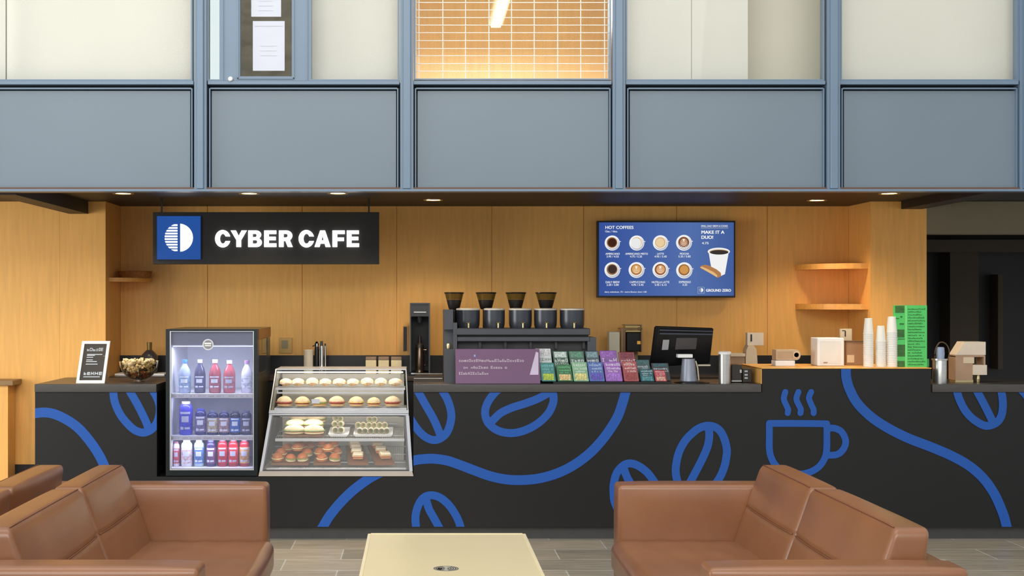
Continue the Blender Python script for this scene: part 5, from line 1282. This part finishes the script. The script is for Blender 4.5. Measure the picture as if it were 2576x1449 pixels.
t = thing('sink_ledge', 'pale tray on the back counter behind the framed menu and bowl', 'tray', (X(340, 8.9), 8.9, zb)); mb = MB(); mb.box(X(288, 8.86), X(414, 8.86), 8.86, 9.05, zb, zb + .014, .003, 1); mb.build('tray', white, t)
canister('ceramic_jar', 'tall cream jar with a lid behind the display case', 776, 24, 886, 8.95, mat('cream_ceramic', (222, 214, 194), .35))
t = thing('black_flask', 'black pump flask next to the cream jar behind the case', 'flask', (X(797, 8.95), 8.95, zb)); D = 8.95; cx = X(797, D)
mb = MB(); mb.lathe(cx, D, [(.016, zb), (.016, Z(880, D)), (.013, Z(872, D))], 20); mb.build('body', plastic_black, t, smooth=True, auto=40)
mb = MB(); mb.lathe(cx, D, [(.014, Z(872, D)), (.017, Z(864, D)), (.008, Z(859, D))], 16); mb.tube([(cx, D, Z(867, D)), (cx - .028, D - .01, Z(871, D))], .004, 6); mb.build('pump_head', chrome, t, smooth=True, auto=40)
for k, (px, nm) in enumerate(((809, 'shorter chrome cocktail shaker right of the black flask'), (818, 'slim chrome shaker at the right of the group behind the case'))):
    t = thing('chrome_shaker', nm, 'shaker', (X(px, 8.93 + .06*k), 8.93 + .06*k, zb)); D = 8.93 + .06*k; cx = X(px, D); q = (.017, .010)[k]
    mb = MB(); mb.lathe(cx, D, [(q, zb), (q, Z(884, D)), (q*.8, Z(870, D))], 20); mb.build('body', chrome, t, smooth=True, auto=40)
    mb = MB(); mb.lathe(cx, D, [(q*.6, Z(870, D)), (q*.5, Z(858 + 6*k, D))], 14); mb.build('cap', plastic_grey, t, smooth=True, auto=40)
for k, px in enumerate((933, 965, 997)):
    D = 8.95; t = thing('square_canister', '%s of the three square cream canisters behind the display case' % ('leftmost', 'middle', 'rightmost')[k], 'canister', (X(px, D), D, zb), 'square canisters on the back counter')
    mb = MB(); mb.box(X(px - 13.5, D), X(px + 13.5, D), D, D + .08, zb, Z(906, D), .004, 2); mb.build('body', mat('cream_tin', (232, 216, 172), .4), t)
    mb = MB(); mb.box(X(px - 13.5, D), X(px + 13.5, D), D, D + .08, Z(906, D) + .0005, Z(898, D), .003, 1); mb.build('lid', mat('tan_lid', (150, 124, 100), .4), t)
t = thing('wall_socket', 'brass wall switch plate on the maple wall beside the fridge', 'switch', (X(717, DB), DB, Z(890, DB)))
mb = MB(); mb.box(X(702, DB), X(735, DB), DB - .008, DB - .001, Z(889, DB), Z(850, DB), .002, 1); mb.build('plate', mat('brass_plate', (196, 158, 92), .35, .3), t)
mb = MB(); mb.pb(708, 724, 856, 877, DB - .011, .003); mb.build('rocker', mat('grey_rocker', (150, 136, 100), .4), t)
t = thing('wall_vent', 'narrow black vertical slot in the maple wall left of the grinder', 'vent', (X(1019, DB), DB, Z(884, DB)))
mb = MB(); mb.pb(1015, 1024, 822, 883, DB - .006, .005); mb.build('slot', plastic_black, t)
mb = MB(); mb.pb(1013, 1015, 820, 885, DB - .008, .007); mb.pb(1024, 1026, 820, 885, DB - .008, .007); mb.build('slot_trim', shelfwood, t)
# tall brewer on back counter
D = 8.82
t = thing('hot_water_tower', 'tall narrow black brewing tower with a steel jug inside', 'coffee machine', (X(1056, D), D, zb))
mb = MB(); mb.pb(1031, 1034, 762, 936, D, .2); mb.pb(1078.5, 1082, 762, 944, D, .2); mb.pb(1034, 1078.5, 762, 764.5, D, .2); mb.box(X(1034, D), X(1078.5, D), D + .18, D + .2, zb + .03, Z(765, D)); mb.build('casing', plastic_grey, t)
mb = MB(); mb.box(X(1034, D), X(1078.5, D), D + .165, D + .179, zb + .03, Z(796, D)); mb.build('inner_back', black, t)
mb = MB(); mb.pb(1034, 1078.5, 764.5, 796, D + .006, .15); mb.lathe(X(1056, D), D + .07, [(.018, Z(812, D)), (.026, Z(797, D))], 18); hd = mb.build('brew_head', mat('brew_head_grey', (52, 54, 58), .3), t)
mb = MB(); mb.pb(1041, 1072, 784, 786.5, D + .003, .003); mb.build('light_bar', steel2, hd)
mb = MB(); mb.box(X(1028, D), X(1082, D), D - .02, D + .2, zb, zb + .014); mb.build('drip_tray', plastic_black, t)
mb = MB(); mb.box(X(1034, D), X(1077, D), D - .012, D + .16, zb + .0145, zb + .022); mb.build('drip_grille', chrome, t)
tj = thing('steel_jug', 'dark steel jug standing inside the tall black brewing tower', 'jug', (X(1056, D + .07), D + .07, zb + .023))
cx, Dj = X(1056, D), D + .07
mb = MB(); mb.lathe(cx, Dj, [(.026, zb + .023), (.030, zb + .06), (.026, Z(874, Dj)), (.018, Z(868, Dj))], 24); mb.tube([(cx + .022, Dj, Z(880, Dj)), (cx + .045, Dj, Z(880, Dj)), (cx + .045, Dj, Z(915, Dj)), (cx + .026, Dj, Z(920, Dj))], .004, 8); mb.build('body', mat('dark_steel', (110, 94, 80), .25, .9), tj, smooth=True, auto=50)
mb = MB(); mb.lathe(cx, Dj, [(.028, Z(874, Dj)), (.026, Z(867, Dj)), (.012, Z(862, Dj)), (.010, Z(845, Dj))], 20); mb.build('lid', mat('dark_brown_lid', (44, 34, 28), .4), tj, smooth=True, auto=40)
# rods of a low rack on the counter between tower and brewer
t = thing('drain_rack', 'low dark drain rack with a steel rail left of the purple board', 'rack', (X(1080, 8.3), 8.3, ZT))
mb = MB(); mb.box(X(1044, 8.25), X(1112, 8.25), 8.25, 8.45, ZT + .0005, ZT + .012); mb.box(X(1044, 8.3), X(1112, 8.3), 8.34, 8.45, ZT + .012, ZT + .03); mb.build('tray', mat('rack_brown', (60, 44, 34), .4), t)
mb = MB(); mb.tube([(X(1041, 8.25), 8.25, ZT + .018), (X(1113, 8.25), 8.25, ZT + .018)], .004, 8); mb.build('rail', steel, t)
mb = MB(); mb.tube([(X(1041, 8.36), 8.36, ZT + .04), (X(1113, 8.36), 8.36, ZT + .04)], .004, 8); mb.build('rail', steel, t)
# cream box and framed brewer right of machine
D = 8.9
t = thing('cream_box', 'plain tall cream box behind the tea packets', 'box', (X(1545, D), D, zb)); mb = MB(); mb.box(X(1532, D), X(1559, D), D, D + .1, zb, Z(835, D), .003, 1); mb.build('carton', mat('cream_carton', (232, 224, 196), .6), t)
t = thing('filter_brewer', 'brass-framed filter brewer with a dark body behind the tea packets', 'coffee machine', (X(1590, D), D, zb))
mb = MB(); mb.pb(1562, 1615, 826, 829, D, .14); mb.pb(1572, 1615, 816.5, 819, D + .02, .12); mb.pb(1612.5, 1615.5, 817, 886, D, .14); mb.pb(1562, 1569, 829, 930, D, .02); mb.pb(1570, 1573, 829, 892, D, .14); mb.box(X(1562, D), X(1616, D), D, D + .14, zb, zb + .02)
mb.box(X(1566, D), X(1612, D), D + .12, D + .14, zb + .02, Z(886, D)); mb.build('frame', mat('bronze_frame', (150, 122, 92), .3, .6), t)
mb = MB(); mb.pb(1576, 1612, 836, 884, D + .02, .10, .004, 1); mb.build('body', plastic_black, t)
mb = MB(); mb.pb(1573, 1611, 820, 824, D + .015, .1); mb.pb(1574, 1611, 831, 835, D + .015, .1); mb.build('shelf_edge', mat('pale_gold', (214, 190, 120), .35, .3), t)
mb = MB(); mb.pb(1603, 1611, 858, 866, D + .015, .004); mb.build('amber_light', emit('amber_glow', (205, 150, 60), .8), t)
# ---------------------------------------------------------------- sofas
AH, BH, SHT = .62, .711, .385
YA, YB = 4.02, 5.975      # near and far ends
AT = .145
def sofa(name_label, ox, flip):
    # built facing -x with the front of the arms at x = 0 ; flipped copies face +x
    t = thing('sofa', name_label, 'sofa', (ox, (YA+YB)/2, 0), 'tan leather sofas')
    s = -1 if flip else 1
    def R(mb):
        if flip:
            for v in mb.bm.verts: v.co.x = ox - (v.co.x - ox)
        return mb
    for ya, yb in ((YA, YA + AT), (YB - AT, YB)):
        mb = MB(); mb.pillow(ox, ox + .775, ya, yb, .07, AH, .018, (0.004, .008, .006)); R(mb).build('arm', leather, t, smooth=True)
    mb = MB(); mb.pillow(ox + .02, ox + .69, YA + AT + .002, YB - AT - .002, .07, .25, .015, (0, 0, 0)); R(mb).build('seat_base', leather, t, smooth=True)
    ym = (YA + YB)/2 + .09
    for k, (ya, yb) in enumerate(((YA + AT + .004, YB - AT - .004),)):
        def wr(p, k=k):
            if p.z > SHT - .03:
                p.z += .003*math.sin(26*p.y + 3*p.x) * (1 - min(1, abs(p.x - ox - .3)/.35)) + .002*math.sin(48*p.x + 9*p.y)
            return p
        mb = MB(); mb.pillow(ox - .035, ox + .60, ya, yb, .25, SHT, .035, (.012, .004, .012), fn=wr, ni=18); R(mb).build('seat_cushion', leather, t, smooth=True)
    mb = MB(); mb.pillow(ox + .69, ox + .775, YA + .03, YB - .03, .07, AH - .01, .02, (.003, .004, .004)); R(mb).build('back_frame', leather, t, smooth=True)
    for k, (ya, yb) in enumerate(((YA + AT + .02, ym - .003), (ym + .003, YB - AT + .0))):
        def sl(p):
            h = (p.z - SHT)/(BH - SHT)
            xf = ox + .495 + .115*h            # leaning front face
            u = (p.x - ox)/.23
            back = ox + .60 + .125*max(0, h)**1 if h > 0 else ox + .60
            back = ox + .685 + .04*min(1, max(0, h))
            p.x = xf + (back - xf)*u
            p.z += .004*math.sin(7*p.y) * max(0, h) * 0
            # stitched seam across the front at mid height
            g = math.exp(-((h - .46)/.022)**2) * (1 if u < .3 else 0)
            p.x += .006*g
            return p
        mb = MB(); mb.pillow(ox, ox + .23, ya, yb, SHT - .04, BH, .028, (.014, .004, .006), fn=sl, ni=34, nr=5); bc = R(mb).build('back_cushion', leather, t, smooth=True)
        mb = MB()
        def fx(y, h, o=.0):
            yy = (y - (ya+yb)/2)/((yb-ya)/2); hh = (h - .5)*2
            bul = .014*max(0, 1 - yy**4)*max(0, 1 - hh**4)
            return ox + .495 + .115*h - bul*.9 - o
        n = 14
        mb.tube([(fx(ya + .02 + (yb-ya-.04)*i/n, .462, -.003), ya + .02 + (yb-ya-.04)*i/n, SHT + (BH-SHT)*.462) for i in range(n+1)], .0028, 6)
        mb.tube([(ox + .618, ya + .03 + (yb-ya-.06)*i/n, BH + .0015) for i in range(n+1)], .0022, 6)
        R(mb).build('piping', leather_seam, bc, smooth=True)
    for lx in (.06, .70):
        for ly in (YA + .07, YB - .07):
            mb = MB(); mb.lathe(ox + lx, ly, [(.018, 0.0005), (.022, .07)], 14); R(mb).build('leg', chrome, t, smooth=True, auto=40)
    return t
sofa('tan leather two-seat sofa on the right side of the coffee table', .868, False)
sofa('tan leather two-seat sofa left of the coffee table, facing it', -.652, True)
sofa('tan leather sofa cut by the left picture edge, back to back with its neighbour', -2.245, False)

# ---------------------------------------------------------------- coffee table
TZ = .42
t = thing('coffee_table', 'low cream coffee table with a round emblem on its top', 'table', (.125, 5.0, 0))
ctm = mat('cream_lacquer', (224, 208, 166), .3, var=.02, scale=2)
xa, xb, ya, yb = X(926, 5.79), X(1321, 5.79), 4.45, 5.79
mb = MB(); mb.box(xa, xb, ya, yb, TZ - .035, TZ, .003, 2); mb.build('tabletop', ctm, t, wn=True)
mb = MB()
for q in ((xa, xa + .012, ya, yb), (xb - .012, xb, ya, yb), (xa, xb, yb - .012, yb)): mb.box(q[0], q[1], q[2], q[3], TZ, TZ + .002)
mb.build('edge_band', mat('cream_edge', (236, 220, 180), .3), t)
for x_ in (xa + .02, xb - .07):
    mb = MB(); mb.box(x_, x_ + .05, ya + .03, yb - .03, 0.0005, TZ - .035); mb.build('leg_panel', ctm, t)
Dm = 5.03; ex, r = X(1122, Dm), .048
mb = MB(); mb.lathe(ex, Dm, [(r, TZ + .0003), (r, TZ + .0015)], 40)
em = mb.build('emblem', mat('emblem_grey', (176, 170, 156), .4), t)
mb = MB()
zz = TZ + .0019
def arc(r0, r1, a0, a1, n=14):
    for k in range(n):
        p = a0 + (a1-a0)*k/n; q = a0 + (a1-a0)*(k+1)/n
        mb.face([(ex + r0*math.cos(p), Dm + r0*math.sin(p), zz), (ex + r1*math.cos(p), Dm + r1*math.sin(p), zz), (ex + r1*math.cos(q), Dm + r1*math.sin(q), zz), (ex + r0*math.cos(q), Dm + r0*math.sin(q), zz)])
arc(.043, .046, 0, 2*PI, 40)
for s in (1, -1):
    for k in range(4): arc(.008 + .009*k, .012 + .009*k, (PI/2 + .3) if s > 0 else (-PI/2 + .25), (3*PI/2 - .3) if s > 0 else (PI/2 - .5))
mb.face([(ex - .034, Dm - .02, zz), (ex - .02, Dm - .03, zz), (ex - .012, Dm + .004, zz), (ex - .03, Dm + .012, zz)])
mb.build('emblem_mark', mat('emblem_dark', (58, 56, 52), .5), em)

# ---------------------------------------------------------------- atrium skylight, world, camera
w = bpy.data.worlds.new('atrium_air'); bpy.context.scene.world = w; w.use_nodes = True
bg = w.node_tree.nodes['Background']; bg.inputs[0].default_value = (.95, .98, 1.0, 1); bg.inputs[1].default_value = WORLD
def area(name, loc, rot, sx, sy, e, col=(1, 1, 1)):
    l = bpy.data.lights.new(name, 'AREA'); l.shape = 'RECTANGLE'; l.size = sx; l.size_y = sy; l.energy = e; l.color = col
    o = bpy.data.objects.new(name, l); C.objects.link(o); o.location = loc; o.rotation_euler = rot; return o
area('atrium_skylight', (-.6, 4.0, 7.0), (math.radians(12), 0, 0), 7, 4, SKY, (1, .985, .95))
area('front_fill_light', (-1.5, -4.5, 6.0), (math.radians(70), 0, 0), 11, 4.5, FRONT, (1, .985, .95))  # added unseen fill from behind the camera, brightens the alcove wall
area('left_daylight', (-6.5, 4.5, 1.5), (math.radians(90), 0, math.radians(-62)), 3, 2.4, SIDE, (1, .98, .93))
area('case_lamp', (X(850, 8.15), 8.20, Z(940, 8.2)), (math.radians(8), 0, 0), .75, .05, .8, (1, .95, .86))
area('case_lamp_low', (X(850, 8.12), 8.16, Z(1049, 8.12)), (math.radians(8), 0, 0), .75, .05, .8, (1, .95, .86))
area('fridge_lamp', ((fx0+fx1)/2, FD + .09, Z(876, FD)), (math.radians(10), 0, 0), .45, .04, 3.0, (.82, .86, 1))
pl = bpy.data.lights.new('upstairs_lamp', 'AREA'); pl.shape = 'RECTANGLE'; pl.size = .9; pl.size_y = 2.2; pl.energy = 95; pl.color = (1, .93, .80)
area('fridge_fill_middle', ((fx0+fx1)/2, FD + .08, shz[990.5] - .03), (math.radians(14), 0, 0), .45, .03, .9, (.82, .86, 1))  # added fill, brightens the bottles on the middle shelf
area('fridge_fill_low', ((fx0+fx1)/2, FD + .08, shz[1096.5] - .03), (math.radians(14), 0, 0), .45, .03, .9, (.82, .86, 1))  # added fill, brightens the bottles on the bottom shelf
o = bpy.data.objects.new('upstairs_lamp', pl); C.objects.link(o); o.location = (xl, 9.6, zl - .03)
cam = bpy.data.cameras.new('camera'); co = bpy.data.objects.new('camera', cam); C.objects.link(co)
cam.sensor_width = 36; cam.sensor_fit = 'HORIZONTAL'; cam.lens = F / 2576 * 36
cam.shift_x = (1288 - CX) / 2576; cam.shift_y = (CY - 724.5) / 2576
co.location = (0, 0, EZ); co.rotation_euler = (PI/2, 0, 0); cam.clip_end = 60; cam.clip_start = .05
sc = bpy.context.scene; sc.camera = co
vs = sc.view_settings; vs.view_transform = 'Standard'; vs.look = 'None'; vs.gamma = 1; vs.use_curve_mapping = False; vs.exposure = EXPO
